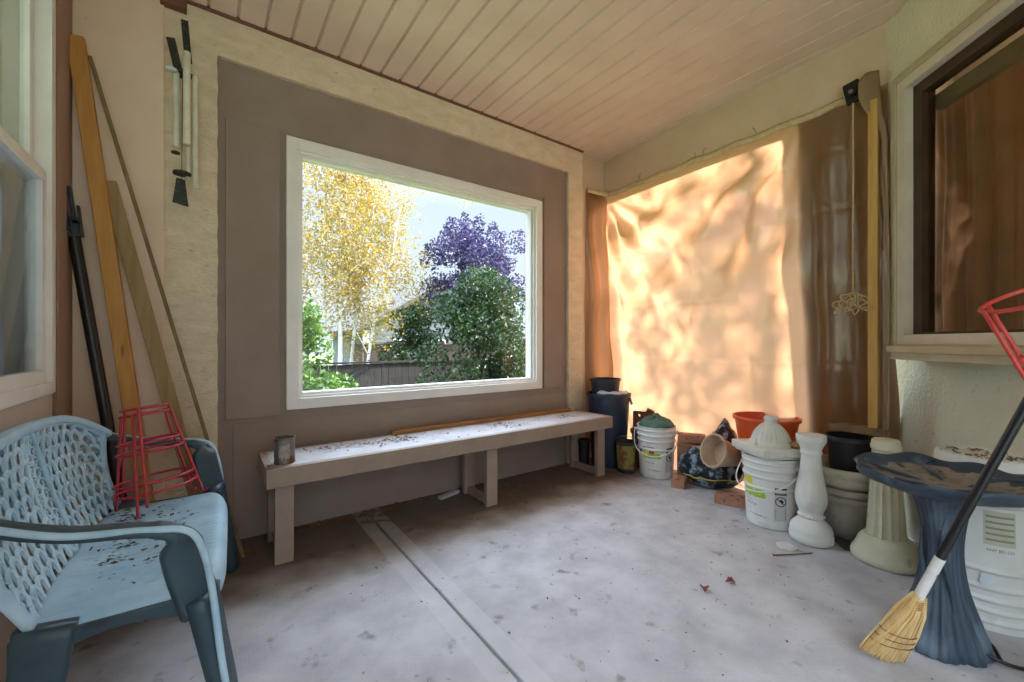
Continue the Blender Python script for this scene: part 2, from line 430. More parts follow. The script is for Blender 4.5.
w3 = struct(thing('window_3', None, None))
bframe(MB(), D0, D1, DZ0, DZ1, .03, -.02, .022, R).build('window_casing', M_TRIMBEIGE, w3, bevel=.003)
bframe(MB(), D0 + .03, D1 - .03, DZ0 + .03, DZ1 - .03, .05, -.05, .012, R).build('window_frame', mat('pale_frame', 'cfc4ae', 'd9cfba', rough=.5), w3, bevel=.003)
bframe(MB(), D0 + .08, D1 - .08, DZ0 + .08, DZ1 - .08, .055, -.09, -.03, R, .012).build('sash', mat('dark_brown_sash', '3c2c1e', '4a3626', rough=.5), w3, bevel=.003)
b = MB(); rbox(b, D0 - .02, D1 + .02, -.02, .045, DZ0 - .012, DZ0 + .022); rbox(b, D0 - .02, D1 + .02, -.02, .03, DZ0 - .05, DZ0 - .012)
b.build('window_sill', M_TRIMBEIGE, w3, bevel=.003)
b = MB(); rbox(b, D0 + .10, D1 - .10, -.062, -.058, DZ0 + .09, DZ1 - .11); b.build('window_pane', glass_mat('right_glass', (.9, .87, .8), .03), w3)

# curtains behind the two house windows
def curtain(name, F, a0, a1, z0, z1, d, m, folds, amp):
    g = MB(); 
    def fn(u, v):
        a = lerp(a0, a1, u); z = lerp(z0, z1, v)
        k = amp * (sin(2 * pi * folds * u + 1.5 * nz(u * 5, 0, 2)) + .5 * sin(2 * pi * folds * 2.3 * u + 2)) * (1 - .35 * v) + .02 * nz(u * 3, v * 2)
        return F(a, d + k, z)
    g.grid(fn, 160, 10)
    return g.build(name, m, smooth=True, solid=.003)
M_CURT = leaf_mat('brown_curtain', '8d7150', '9a7c58', 'a58660', .45)
c = curtain('curtain', lambda a, d, z: R(a, -d, z), D0 - .06, D1 - .05, DZ0 - .05, DZ1 - .1, .22, M_CURT, 11, .018)
tag(c, 'long brown curtain hanging behind the glass of the window in the pale stucco wall', 'curtain')
b = MB(); rbox(b, D0 + .12, D1 - .08, -.14, -.10, DZ1 - .23, DZ1 - .15)
o = b.build('blind_headrail', mat('grey_green_blind', '6d6a50', '7a775c', rough=.5), bevel=.004)
tag(o, 'raised grey-green blind packed along the top of the window in the pale stucco wall', 'blind')
M_SHEER = leaf_mat('sheer_green', 'c2ccbe', 'cad4c8', 'd2dacf', .6)
c = curtain('curtain', lambda a, d, z: (LX - d, a, z), LY0 - .02, LY1 + .02, 1.74, LZ1 + .1, .17, M_SHEER, 7, .014)
tag(c, 'pale green sheer curtain behind the upper sash of the white window on the left', 'curtain')
c = curtain('lower_pane_sheet', lambda a, d, z: (LX - d, a, z), LY0 - .02, LY1 + .02, LZ0 - .08, 1.75, .14, leaf_mat('blue_pane_tint', 'a6b6c8', 'b0c0d0', 'bccad6', .6), 6, .012)  # added sheet whose blue-grey colour gives the lower pane its tone
tag(c, 'pale blue-grey sheet added behind the lower sash of the white window on the left', 'curtain')
# unseen point lights added in the two rooms to brighten the curtains
for nm, lc, en, colr in (('curtain_backlight_cool', (-1.3, -1.0, 2.3), 75, (.92, .97, 1)), ('curtain_backlight_warm', (3.4, -3.3, 2.3), 28, (1, .85, .66))):
    ld = bpy.data.lights.new(nm, 'POINT'); ld.energy = en; ld.shadow_soft_size = .12; ld.color = colr
    lo = bpy.data.objects.new(nm, ld); COL.objects.link(lo); lo.location = lc
# dark rooms behind the windows, and the house wing at the right
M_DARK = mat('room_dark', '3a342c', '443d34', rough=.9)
M_SIDING = mat('house_siding', '8d8272', '9a8f7e', rough=.85, scale=4)
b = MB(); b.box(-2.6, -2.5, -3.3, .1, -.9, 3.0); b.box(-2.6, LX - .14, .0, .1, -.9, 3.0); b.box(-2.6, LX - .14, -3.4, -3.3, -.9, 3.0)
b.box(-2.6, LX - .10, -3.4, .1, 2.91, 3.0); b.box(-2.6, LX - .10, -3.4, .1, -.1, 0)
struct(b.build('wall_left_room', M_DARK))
SX = 4.78
b = MB(); b.box(3.36, SX, -2.20, -2.08, -.9, 5.8); b.box(SX - .1, SX, -7, -2.20, -.9, 5.8); b.box(1.55, SX, -7.1, -7, -.9, 5.8); b.box(1.55, 1.65, -7, -3.62, -.9, 5.8)
b.box(1.6, SX, -7, -3.62, 2.96, 3.1)
b.box(3.06, SX, -3.62, -2.1, 2.96, 3.1)
struct(b.build('wall_house_wing', M_SIDING))

# ------------------------------------------------------------------ the tarp
M_TARP = tarp_mat('brown_tarp', '8a6d4a', 'be8d6c', trans=.55, gloss=.09, rough=.30)
def tarp_top(s):      # sagging top edge between its fixing points
    k = (s * 3.2) % 1
    return 2.553 - .012 * sin(pi * k) - .012 * s / 2 + .006 * nz(s * 6, 4)
def tarp_off(s, h, z):
    """outward billow of the sheet, h = 0 at the top .. 1 at the floor"""
    e = sst(0, .16, h) 
    d = .13 * sst(.28, .85, h) + .03 * sst(0, .5, h)
    wx = .35 * nz(s * 1.3, h * 1.8, 1); wy = .25 * nz(s * 1.5, h * 2, 8)
    # tension folds fanning from the upper left fixing down to the right and from the upper right down to the left
    ang = atan2(h * 2.5 + .05, s + .12)
    a1 = sin(ang * 19 + wx * 9) * sst(2.1, .2, sqrt(s * s + h * h * 6)) 
    ang2 = atan2(h * 2.5 + .05, 1.72 - s)
    a2 = sin(ang2 * 15 + wy * 9) * sst(2.3, .5, sqrt((1.7 - s) ** 2 + h * h * 6)) * sst(1.9, 1.2, s)
    v1 = sin((s + wx * .5) * 21) * sst(.25, 0, s) * 1.1 + sin((s + .1 * wy) * 30) * sst(1.62, 1.8, s) * .7
    sw = sin((h * 2.5 - .35 * (s - .9) ** 2 + wy * .7) * 10 + 1) * sst(.55, .1, h) * sst(.1, .4, s) * sst(1.7, 1.4, s)
    d += e * (.050 * a1 + .048 * a2 + .034 * v1 + .050 * sw + .04 * nz(s * 2.2, z * 1.8, 3) + .016 * nz(s * 6, z * 5, 6))
    # packing creases, a coarse square grid
    for c0 in (.42, .86, 1.30, 1.74):
        d += .0035 * math.exp(-((s - c0 + .02 * nz(z * 2, c0)) / .014) ** 2) * e
    for c0 in (.45, .95, 1.42, 1.9, 2.25):
        d += .004 * math.exp(-((z - c0 + .02 * nz(s * 2, c0, 2)) / .012) ** 2) * e
    return d
def tarp_pt(u, v):
    s = lerp(-.26, 2.11, u)
    z = lerp(tarp_top(max(s, 0)), .002, v)
    if s < 0:
        f = min(1, -s / .26)
        y = .035 - .05 * sst(0, .04, v) * (1 - f) + .012 * sin(s * 40 + 3 * nz(v * 4)) * sst(.0, .1, v)
        x = 3.135 + s * .98 + sst(.3, .9, v) * .12 * (1 - f) + .02 * nz(s * 8, v * 6) * sst(0, .1, v)
        return (x, min(.044, y), z)
    d = tarp_off(s, v, z) * sst(0, .10, s + .03) 
    return T(s, d - .012, z)
tp = thing('tarp', 'big brown tarpaulin hung as a sunlit wall across the open side of the porch', 'tarp', (0, 0, 0))
g = MB(); g.grid(tarp_pt, 190, 190)
g.build('tarp_sheet', M_TARP, tp, smooth=True)
# overlapping second width of tarp, doubling the sheet at its right third
g = MB()
def lap(u, v):
    s = lerp(1.665, 2.11, u); z = lerp(tarp_top(s) - .02, .02, v)
    return T(s, tarp_off(s, v, z) + .012 + .004 * nz(s * 9, z * 5), z)
g.grid(lap, 36, 120)
g.build('tarp_overlap', tarp_mat('brown_tarp_double', '7c6746', '745832', trans=.26, gloss=.10, rough=.28), tp, smooth=True)
# pale hem along the top, with a string lashed over it
g = MB()
def hem(u, v):
    s = lerp(-.26, 2.06, u); z = tarp_top(max(s, 0)) + .008 - .045 * v + .004 * nz(s * 11, 1)
    n_ = -.016 - .010 * sin(pi * v)
    if s < 0: return (3.135 + s * .98, .03 - .03 * (1 + s / .26) + n_ , z)
    return T(s, n_, z)
g.grid(hem, 120, 4)
g.build('hem', mat('tarp_hem', 'bda880', 'cfbc96', rough=.6, scale=30), tp, smooth=True, solid=.003)
# torn loose ends of the lashing poking out of the hem
g = MB()
for s, dz, da in ((.42, .055, .5), (.43, .04, -.6), (.96, .03, .3), (1.42, .035, -.4), (1.02, .03, .9), (1.95, .05, .2), (1.98, .04, -.5)):
    g = MB(); g.tube([T(s, -.03, 2.54), T(s + da * .02, -.045, 2.555 + dz * .5), T(s + da * .05, -.05, 2.545 + dz)], .0022, 5)
    g.build('lashing', mat('dry_string', '7a6848'), tp)
# folded-back flap at the right end, twisting from the top corner down past the stud
g = MB()
def flap(u, v):
    z = lerp(2.60, .50, v); k = sst(.02, .2, v)
    l0, l1 = V(T(2.005, -.10, 0)), V(R(.022, .032 + .008 * nz(z * 3, 2), 0)); r0, r1 = V(T(2.085, -.055, 0)), V(R(.050 + .02 * sst(.1, .5, v), .034, 0))
    p0, p1 = l0.lerp(l1, k), r0.lerp(r1, k); p = p0.lerp(p1, u) + RN * (.018 * sin(pi * u) + .006 * nz(u * 4, z * 7))
    return (p.x, p.y, z - .05 * (1 - u) * (1 - k) + .02 * sin(pi * u) * (1 - k))
g.grid(flap, 16, 80)
g.build('tarp_flap', tarp_mat('tarp_flap', '8d6f48', 'a8804a', trans=.3, gloss=.12, rough=.3), tp, smooth=True, solid=.002)

# stud standing on the ledge, ledge plank, rope
o = MB().bar(T(2.062, -.062, .627), T(2.062, -.062, 2.44), .042, .04, (1, 0, 0)).build('wooden_stud', mat('yellow_lumber', 'b98d48', 'caa25e', rough=.65, scale=6, stretch=(6, 6, .6)), bevel=.002)
tag(o, 'upright yellow wooden stud in front of the right end of the tarp', 'stud')
b = MB(); b.add([T(s, n_, z) for z in (.587, .626) for n_ in (-.095, -.015) for s in (1.86, 2.12)], [(0, 2, 3, 1), (4, 5, 7, 6), (0, 1, 5, 4), (2, 6, 7, 3), (0, 4, 6, 2), (1, 3, 7, 5)])
b.add([T(s, n_, z) for z in (0, .587) for n_ in (-.06, -.02) for s in (2.09, 2.12)], [(0, 2, 3, 1), (4, 5, 7, 6), (0, 1, 5, 4), (2, 6, 7, 3), (0, 4, 6, 2), (1, 3, 7, 5)])
o = b.build('plank_ledge', mat('dirty_plank', '6e573c', '86694a', rough=.85, scale=14, c3='4c3b28'), bevel=.003)
tag(o, 'low dirty brown plank ledge against the tarp, under the yellow stud', 'ledge')
rp = thing('rope', 'thin pale rope hanging from a black pulley in front of the tarp', 'rope', T(1.972, -.07, 2.5))
M_ROPE = mat('pale_rope', 'b39a6c', 'c4ac80', rough=.9, scale=60)
M_BLACKPL = mat('black_plastic', '17181a', '202224', rough=.45)
MB().tube([(0, 0, 0), (.002, 0, -.6), (-.003, 0, -1.13)], .0045, 6).build('cord', M_ROPE, rp)
g = MB(); g.bar((.005, .012, .09), (-.002, -.01, -.03), .075, .03, (1, 0, 0)); g.tube([(-.02, .0, .02), (-.038, 0, .02)], .022, 14)
g.build('pulley', M_BLACKPL, rp, bevel=.006)
MB().tube([(-.036, 0, .02), (-.046, 0, .02)], .011, 10).build('pulley_wheel', mat('grey_metal', '8b8a86', rough=.35, metal=.8), rp)
g = MB(); rr = random.Random(3)
for k in range(9):
    c0 = V((-.012 - .003 * (k % 3), .045 - .011 * k, -1.165 + rr.uniform(-.03, .012))); L_ = rr.uniform(.022, .075); hgt = rr.uniform(.014, .038)
    an = rr.uniform(-1.1, .9); ax = V((rr.uniform(-.3, .3), cos(an), sin(an))); ay = V((rr.uniform(-.3, .3), -sin(an), cos(an)))
    g.tube(ellipse(c0, L_, hgt, 22, ax, ay), .0036, 5, closed=True)
g.tube([(-.01, -.02, -1.15), (-.02, -.03, -1.22), (-.02, -.012, -1.245), (-.015, .0, -1.22)], .0036, 5)
g.build('rope_coil', M_ROPE, rp)

# ------------------------------------------------------------------ outdoors
M_GRASS = mat('lawn', '55602f', '6f7a3c', rough=.95, scale=4, c3='8a7a45')
struct(MB().box(-40, 60, -40, 70, -1.2, -.95).build('ground', M_GRASS))
LF_Y = leaf_mat('birch_leaf', '937a30', 'b0963e', '8a8648', .5)
LF_P = leaf_mat('plum_leaf', '262040', '3c345c', '544b78', .25)
LF_G = leaf_mat('shrub_leaf', '1a2c14', '29401c', '44602a', .3)
LF_B = leaf_mat('bright_leaf', '2e4c18', '486a24', '688a38', .35)
M_BARKW = mat('birch_bark', 'd8d2c6', 'e8e4da', rough=.8, scale=5, c3='3c3630', c3range=(.62, .66), c3scale=9, stretch=(1, 1, 2.5))
M_BARK = mat('brown_bark', '4a3c30', '5e4e40', rough=.9, scale=14, bump=.5)
def leaves(mb, blobs, n, size, rr, shell=.35):
    """n leaves scattered in ellipsoid clumps [(centre, (rx, ry, rz), weight)]"""
    tot = sum(b_[2] for b_ in blobs)
    for c0, rad, wt in blobs:
        for _ in range(int(n * wt / tot)):
            while True:
                d = V((rr.uniform(-1, 1), rr.uniform(-1, 1), rr.uniform(-1, 1)))
                if .01 < d.length <= 1: break
            d = d.normalized() * (d.length ** shell)
            p = V(c0) + V((d.x * rad[0], d.y * rad[1], d.z * rad[2]))
            nrm = V((rr.gauss(0, 1), rr.gauss(0, 1), rr.gauss(0, 1) + .5)).normalized()
            u = nrm.orthogonal().normalized(); u = Matrix.Rotation(rr.uniform(0, 6.28), 3, nrm) @ u; v_ = nrm.cross(u)
            L_ = size * rr.uniform(.7, 1.3); W_ = L_ * .55
            k = len(mb.v)
            mb.v += [tuple(p - u * L_ * .5), tuple(p + v_ * W_ * .5 + nrm * L_ * .08), tuple(p + u * L_ * .5), tuple(p - v_ * W_ * .5 + nrm * L_ * .08)]
            mb.f.append((k, k + 1, k + 2, k + 3))
    return mb
GZ = -.95
def branchy(mb, base, top, r0, r1, rr, nb=10, spread=.9, lo=.35, blen=1.0):
    base, top = V(base), V(top); pts = []
    for k in range(9):
        t = k / 8; p = base.lerp(top, t) + V((nz(t * 3, base.x), nz(t * 3, base.y, 4), 0)) * .18 * t
        pts.append(p)
    mb.tube(pts, [lerp(r0, r1, k / 8) for k in range(9)], 8)
    ends = []
    for k in range(nb):
        t = lo + (1 - lo) * (k + rr.random()) / nb; p = base.lerp(top, t); a = rr.uniform(0, 6.28)
        L_ = blen * (1.15 - t) * rr.uniform(.7, 1.2)
        q = p + V((cos(a) * spread, sin(a) * spread, .8)) * L_
        mid = (p + q) / 2 + V((0, 0, .08 * L_))
        r_ = lerp(r0, r1, t) * .45
        mb.tube([p, mid, q], [r_, r_ * .7, r_ * .3], 5); ends.append((p, q))
    return ends
rr = random.Random(11)
# birch clump: several slender white stems under one yellow crown
t = thing('birch_tree', 'white-stemmed birch with a big yellow autumn crown seen through the picture window', 'tree', (2.15, 6.7, GZ))
blobs = []
stems = [(-.42, .35, -.9, .3, 6.6, .055), (-.22, .1, -.1, .1, 7.6, .07), (.0, -.15, .25, -.2, 7.2, .06), (.16, .2, .9, -.3, 6.2, .05), (-.62, .3, -1.7, .7, 6.0, .045), (.30, -.3, 1.25, -.55, 5.0, .045)]
for (bx_, by_, tx, ty, h_, r0) in stems:
    g = MB(); ends = branchy(g, (bx_, by_, 0), (tx, ty, h_), r0, .012, rr, 11, .8, .34, 1.3)
    g.build('stem', M_BARKW, t, smooth=True)
    for p, q in ends:
        for f_ in (.45, .8, 1.05):
            c0 = p.lerp(q, f_); s_ = rr.uniform(.22, .42); blobs.append((c0, (s_, s_, s_ * 1.15), s_))
            blobs.append((c0 + V((rr.uniform(-.2, .2), rr.uniform(-.2, .2), -.35)), (s_ * .5, s_ * .5, s_ * 1.1), s_ * .5))
blobs += [((rr.gauss(.15, .95), rr.gauss(-.1, .5), rr.uniform(2.3, 6.4)), (.42, .42, .5), .45) for _ in range(95)]
leaves(MB(), blobs, 30000, .066, rr, .5).build('foliage', LF_Y, t, fix=False)
# purple-leaved plum
t = thing('plum_tree', 'purple-leaved tree rising behind the dark green shrub outside the picture window', 'tree', (5.45, 6.3, GZ))
g = MB(); ends = branchy(g, (0, 0, 0), (0, 0, 4.3), .1, .03, rr, 16, .8, .35, 1.5); g.build('trunk', M_BARK, t, smooth=True)
blobs = [((rr.gauss(.05, .62), rr.gauss(0, .5), rr.uniform(2.9, 4.8)), (.32, .32, .34), 1) for _ in range(64)] + [((x_, 0, z_), (.16, .16, .26), .4) for x_, z_ in ((-.75, 4.85), (-.35, 5.05), (.1, 5.1), (.5, 4.95), (.85, 4.75))]
leaves(MB(), blobs, 16000, .085, rr, .6).build('foliage', LF_P, t, fix=False)
# big shrub and its lower neighbour in front of the far fence
def shrub(name, label, loc, blobs, n, size, m, stems_=5):
    t_ = thing(name, label, 'shrub', loc)
    g_ = MB()
    for k in range(stems_):
        c0 = V(blobs[k % len(blobs)][0]); g_.tube([(rr.uniform(-.2, .2), rr.uniform(-.2, .2), 0), (c0.x * .5, c0.y * .5, c0.z * .6), c0], [.03, .02, .008], 6)
    g_.build('stems', M_BARK, t_, smooth=True)
    leaves(MB(), blobs, n, size, rr, .45).build('foliage', m, t_, fix=False)
    return t_
def clump(cx, cy, z0, z1, rx, ry, n, s):
    out = []
    for _ in range(n):
        z = rr.uniform(z0, z1); f = (z - z0) / (z1 - z0); k = sqrt(max(.1, 1 - (2 * f - .85) ** 2 * .75))
        a = rr.uniform(0, 6.28); q = sqrt(rr.random())
        out.append(((cx + cos(a) * rx * k * q, cy + sin(a) * ry * k * q, z), (s, s, s), 1))
    return out
shrub('green_shrub', 'large dark green shrub filling the right side of the picture window view', (3.85, 3.45, GZ), clump(.05, 0, .15, 3.2, 1.0, .75, 95, .30), 26000, .075, LF_G)
shrub('green_shrub', 'lower dark green shrub behind the low fence, left of the large dark shrub outside', (3.75, 6.35, GZ), clump(0, 0, .5, 2.7, .75, .4, 46, .27), 11000, .07, LF_G)
shrub('leafy_shrub', 'bright green sunlit shrub at the lower left corner of the picture window', (.82, 2.75, GZ), clump(0, 0, .1, 2.35, .55, .5, 48, .22), 9000, .075, LF_B)
# fences
def fence(name, label, a, b_, z0, z1, bw, m, posts):
    t_ = thing(name, label, 'fence', (a[0], a[1], z0))
    a3, b3 = V((0, 0, 0)), V((b_[0] - a[0], b_[1] - a[1], 0)); n_ = int((b3 - a3).length / bw); d = b3.normalized(); s = V((-d.y, d.x, 0))
    g_ = MB()
    for k in range(n_):
        p = d * (k * bw); jz = .012 * nz(k * 1.7)
        g_.bar(p + d * (bw / 2) + V((0, 0, .03)), p + d * (bw / 2) + V((0, 0, z1 - z0 + jz)), bw * .95, .02, s)
    g_.build('fence_boards', m, t_)
    for z in (.35, z1 - z0 - .2):
        MB().bar(V((0, 0, z)) + s * .035, b3 + V((0, 0, z)) + s * .035, .04, .09).build('fence_rail', m, t_)
    MB().bar(V((0, 0, z1 - z0 + .03)), b3 + V((0, 0, z1 - z0 + .03)), .10, .03).build('fence_cap', m, t_)
    for k in range(posts):
        p = b3 * (k / (posts - 1)) + s * .1
        MB().bar(p, p + V((0, 0, z1 - z0)), .09, .09, s).build('fence_post', m, t_)
    return t_
M_FENCE = mat('dark_fence', '24211f', '302b29', rough=.9, scale=6, stretch=(3, 3, .5))
M_FENCE2 = mat('brown_fence', '4a3d35', '5a4b41', rough=.9, scale=6, stretch=(3, 3, .5))
fence('board_fence', 'low dark board fence along the bottom of the picture window view', (-1.6, 5.45), (9.4, 5.45), GZ, .68, .14, M_FENCE, 6)
fence('board_fence', 'brown board fence of the neighbouring garden, behind the low dark fence', (3.35, 9.9), (10.5, 8.6), GZ, 1.05, .16, M_FENCE2, 4)
# neighbouring house with a gable, mostly hidden by the birch
t = thing('neighbor_house', 'grey neighbouring house with a low gable showing between birch and shrub', 'house', (8.6, 16.2, GZ))
M_HW = mat('house_grey', '5c6064', '686c70', rough=.85, scale=3)
g = MB(); g.box(-3.0, 5.0, 0, 6, 0, 2.75)
g.add([(-3.0, 0, 2.75), (5.0, 0, 2.75), (1.0, 0, 5.0), (-3.0, 6, 2.75), (5.0, 6, 2.75), (1.0, 6, 5.0)], [(0, 1, 2), (3, 5, 4), (0, 3, 4, 1), (0, 2, 5, 3), (1, 4, 5, 2)])
g.build('house_wall', M_HW, t)
g = MB(); g.bar((-3.5, 3, 2.55), (1.0, 3, 5.12), 7.0, .14, (0, 0, 1)); g.bar((5.5, 3, 2.55), (1.0, 3, 5.12), 7.0, .14, (0, 0, 1))
g.build('house_roof', mat('shingles', '4c4846', '5a5552', rough=.9, scale=10), t)
for x0 in (-1.7, .2):
    f_ = bframe(MB(), x0, x0 + .8, 1.1, 2.2, .07, -.05, .02, FB).build('house_window', M_VINYL, t)
    MB().box(x0 + .07, x0 + .73, -.01, -.004, 1.17, 2.13).build('window_pane', mat('dark_pane', '20242a', rough=.1), f_)
MB().box(-3.1, -2.85, -.1, .05, 0, 2.6).build('corner_board', M_VINYL, t)
# tree standing in the sun outside the tarp: its leaves make the dapples
t = thing('shade_tree', 'leafy tree behind the brown tarp that dapples it with light', 'tree', (13.2, -4.4, GZ))
g = MB(); branchy(g, (0, 0, 0), (0, 0, 11.5), .2, .05, rr, 14, .8, .4, 1.8); g.build('trunk', M_BARK, t, smooth=True)
tc_ = V((0, 0, 9.0))
blobs = [((rr.gauss(0, 1.1), rr.gauss(0, 1.1), rr.uniform(6.0, 11)), (.55, .55, .55), 1) for _ in range(50)]
leaves(MB(), blobs, 7000, .13, rr, .6).build('foliage', LF_G, t, fix=False)
# ------------------------------------------------------------------ bench
bn = thing('bench', 'long low grey-brown painted wooden bench under the picture window', 'bench', (1.46, -.24, 0))
bx0, bx1, by0, by1 = .215 - 1.46, 2.70 - 1.46, -.44 + .24, .215
def bb(name, x0, x1, y0, y1, z0, z1, m, par=bn, bev=.003): return MB().box(x0, x1, y0, y1, z0, z1).build(name, m, par, bevel=bev)
bb('bench_top', bx0 + .034, bx1 - .034, by0 + .034, by1 - .034, .450, .4872, M_BENCHTOP)
bb('apron', bx0, bx1, by0 - .004, by0 + .036, .393, .4868, M_GREYWOOD)
bb('apron', bx0, bx1, by1 - .036, by1, .393, .4868, M_GREYWOOD)
bb('apron', bx0, bx0 + .036, by0 + .036, by1 - .036, .393, .4868, M_GREYWOOD)
bb('apron', bx1 - .036, bx1, by0 + .036, by1 - .036, .393, .4868, M_GREYWOOD)
for x in (.255 - 1.46, 1.49 - 1.46, 2.565 - 1.46):
    bb('leg', x, x + .085, by0 + .037, by0 + .075, 0, .452, M_GREYWOOD)
    bb('leg', x, x + .085, by1 - .08, by1 - .042, 0, .452, M_GREYWOOD)
    bb('foot_rail', x + .02, x + .06, by0 + .075, by1 - .08, .002, .05, M_GREYWOOD)

# tin can on the bench
M_TIN = mat('rusty_tin', '6f675f', '857d74', rough=.4, metal=.6, scale=18, c3='6a3f26', c3range=(.52, .62), c3scale=11)
t = thing('tin_can', 'rusty open tin can standing on the left front corner of the bench', 'can', (.305, -.345, .4875), .3)
prof = [(.046, 0), (.049, .002)]
for k in range(9): prof += [(.048 - .0012 * (k % 2), .012 + k * .013)]
prof += [(.0485, .124), (.0505, .127), (.0505, .130), (.0465, .130), (.0465, .004), (0, .004)]
MB().lathe(prof, 40).build('can_body', M_TIN, t, smooth=40)
def cyl_patch(mb, rad, a0, a1, z0, z1, off=.0008, n=14, jag=0, tap=0):
    f0 = len(mb.v)
    def fn(u, v):
        a = lerp(a0, a1, u); z = lerp(z0, z1, v)
        if jag: z += jag * nz(u * 7, v * 3, z0 * 50) ; a += jag * 8 * nz(v * 5, u, 2)
        r_ = rad(z) if callable(rad) else rad
        return ((r_ + off) * cos(a), (r_ + off) * sin(a), z)
    return mb.grid(fn, n, 4)
cyl_patch(MB(), .049, -2.5, -1.5, .03, .10, .001, 12, .02).build('label_scrap', mat('torn_paper', 'a9a49c', '8b7f74', rough=.9, scale=30), t, smooth=True)

# stick lying along the back of the bench
g = MB(); g.bar((0, 0, 0), (1.62, .008, .001), .03, .026, (0, 0, 1))
for i, p in enumerate(g.v): g.v[i] = (p[0], p[1] + .006 * nz(p[0] * 3), p[2])
o = g.build('wooden_batten', mat('rough_batten', '8a5c30', 'a8743f', rough=.8, scale=9, stretch=(.6, 6, 6), c3='6a4424'), bevel=.003, loc=(.965, -.058, .501))
tag(o, 'thin rough orange-brown wooden batten lying along the back edge of the bench', 'batten')

# ------------------------------------------------------------------ timbers leaning in the left corner
def lean(name, label, cat, a, b_, w_, h_, m, up=(0, -1, 0)):
    a, b_ = V(a), V(b_); t_ = V(a)
    o = MB().bar(V((0, 0, 0)), b_ - a, w_, h_, up).build(name, m, bevel=.003, loc=a)
    return tag(o, label, cat)
lean('timber', 'thick orange two-by-four leaning in the left corner, tallest of the leaning timbers', 'timber', (-.215, -.105, .012), (-.498, -.045, 2.49), .06, .04, M_LUMBER)
lean('wooden_board', 'shorter grey-brown board leaning beside the thick orange two-by-four', 'board', (.012, -.14, .01), (-.392, -.036, 1.86), .06, .02, M_LUMBER2)
lean('wooden_stick', 'very thin brown stick leaning diagonally, rightmost of the leaning timbers', 'stick', (.135, -.22, .005), (-.455, -.028, 2.43), .016, .012, mat('thin_stick', '6e5a38', '84704a', rough=.8, scale=10))
t = thing('black_pole', 'black pole with a folded black clamp head leaning left of the orange two-by-four', 'pole', (-.29, -.12, 0))
M_BLACK = mat('black_metal', '101113', '18191c', rough=.35, spec=.5)
p0, p1 = V((0, 0, .012)), V((-.218, .045, 1.66))
MB().tube([p0, p1], .022, 14).build('pole', M_BLACK, t, smooth=50)
g = MB(); d = (p1 - p0).normalized()
for dx, w0, l0, l1 in ((-.03, .012, -.05, .10), (-.008, .014, -.07, .14), (.016, .012, -.02, .13), (.03, .010, -.09, .05)):
    g.bar(p1 + V((dx, -.03, 0)) + d * l0, p1 + V((dx * 1.2, -.03, 0)) + d * l1, w0, .03, (0, 1, 0))
g.bar(p1 - d * .09 + V((0, -.012, 0)), p1 - d * .03 + V((0, -.012, 0)), .07, .03, (0, 1, 0))
g.build('clamp_head', mat('black_clamp', '1c2226', '2c3a42', rough=.4, scale=20), t, bevel=.004)

# ------------------------------------------------------------------ wind chime
t = thing('wind_chime', 'wind chime of white tubes with black clapper hanging on the stucco post', 'wind chime', (-.11, -.09, 2.80))
M_CHB = mat('chime_black', '1b1d1c', '2e322e', rough=.6, scale=30, c3='7c7f70', c3range=(.64, .7))
M_CHW = mat('chime_white', 'c9c2ae', 'dad4c2', rough=.35, scale=12, c3='3a342c', c3range=(.70, .73), c3scale=9)
g = MB(); g.bar((.004, -.01, -.09), (.02, -.012, -.30), .03, .005, (0, 1, 0)); g.build('strap', M_CHB, t)
g = MB(); g.bar((-.05, -.01, -.20), (-.022, -.012, -.34), .035, .005, (0, 1, 0)); g.build('strap', M_CHB, t)
g = MB(); g.lathe([(0, 0), (.042, .0), (.042, .010), (0, .010)], 24, (-.006, 0, -.36)); g.build('top_disc', M_CHB, t, smooth=40)
MB().lathe([(0, 0), (.02, .004), (.026, .014), (.012, .02), (0, .02)], 16, (-.045, -.02, -.372)).build('shell_bead', mat('pearl', 'd8dcd8', 'b8c4c8', rough=.3), t, smooth=True)
def chime_tube(x, y, z0, z1, r_):
    g_ = MB(); n_ = 16
    g_.lathe([(r_, z1), (r_, z0), (r_ * .78, z0), (r_ * .78, z1), (r_, z1)], n_, (x, y, 0)); g_.f = g_.f[:-2] if False else g_.f
    return g_.build('chime_tube', M_CHW, t, smooth=50)
chime_tube(.014, -.035, -.72, -.26, .0155); chime_tube(.046, -.015, -.92, -.36, .012); chime_tube(-.028, .0, -.73, -.35, .0135); chime_tube(.016, .02, -.88, -.36, .011)
g = MB()
for x, y in ((.014, -.035), (.046, -.015), (-.028, 0), (.016, .02)): g.tube([(x * .8, y, -.35), (x, y, -.40)], .0015, 4)
g.tube([(-.004, .0, -.36), (-.008, -.0, -.98)], .0015, 4); g.build('string', M_CHB, t)
MB().lathe([(0, 0), (.036, .0), (.038, .006), (.036, .013), (0, .013)], 24, (-.006, -.0, -.862)).build('clapper', M_CHB, t, smooth=40)
MB().lathe([(0, 0), (.018, .002), (.018, .010), (0, .012)], 16, (-.03, -.02, -.77)).build('spacer_bead', M_CHB, t, smooth=40)
MB().prism([(-.036, -1.005), (.028, -1.018), (.014, -.885), (-.020, -.880)], lambda p: (p[0] - .008, -.003, p[1]), lambda p: (p[0] - .008, .003, p[1])).build('sail', M_CHB, t, bevel=.002)

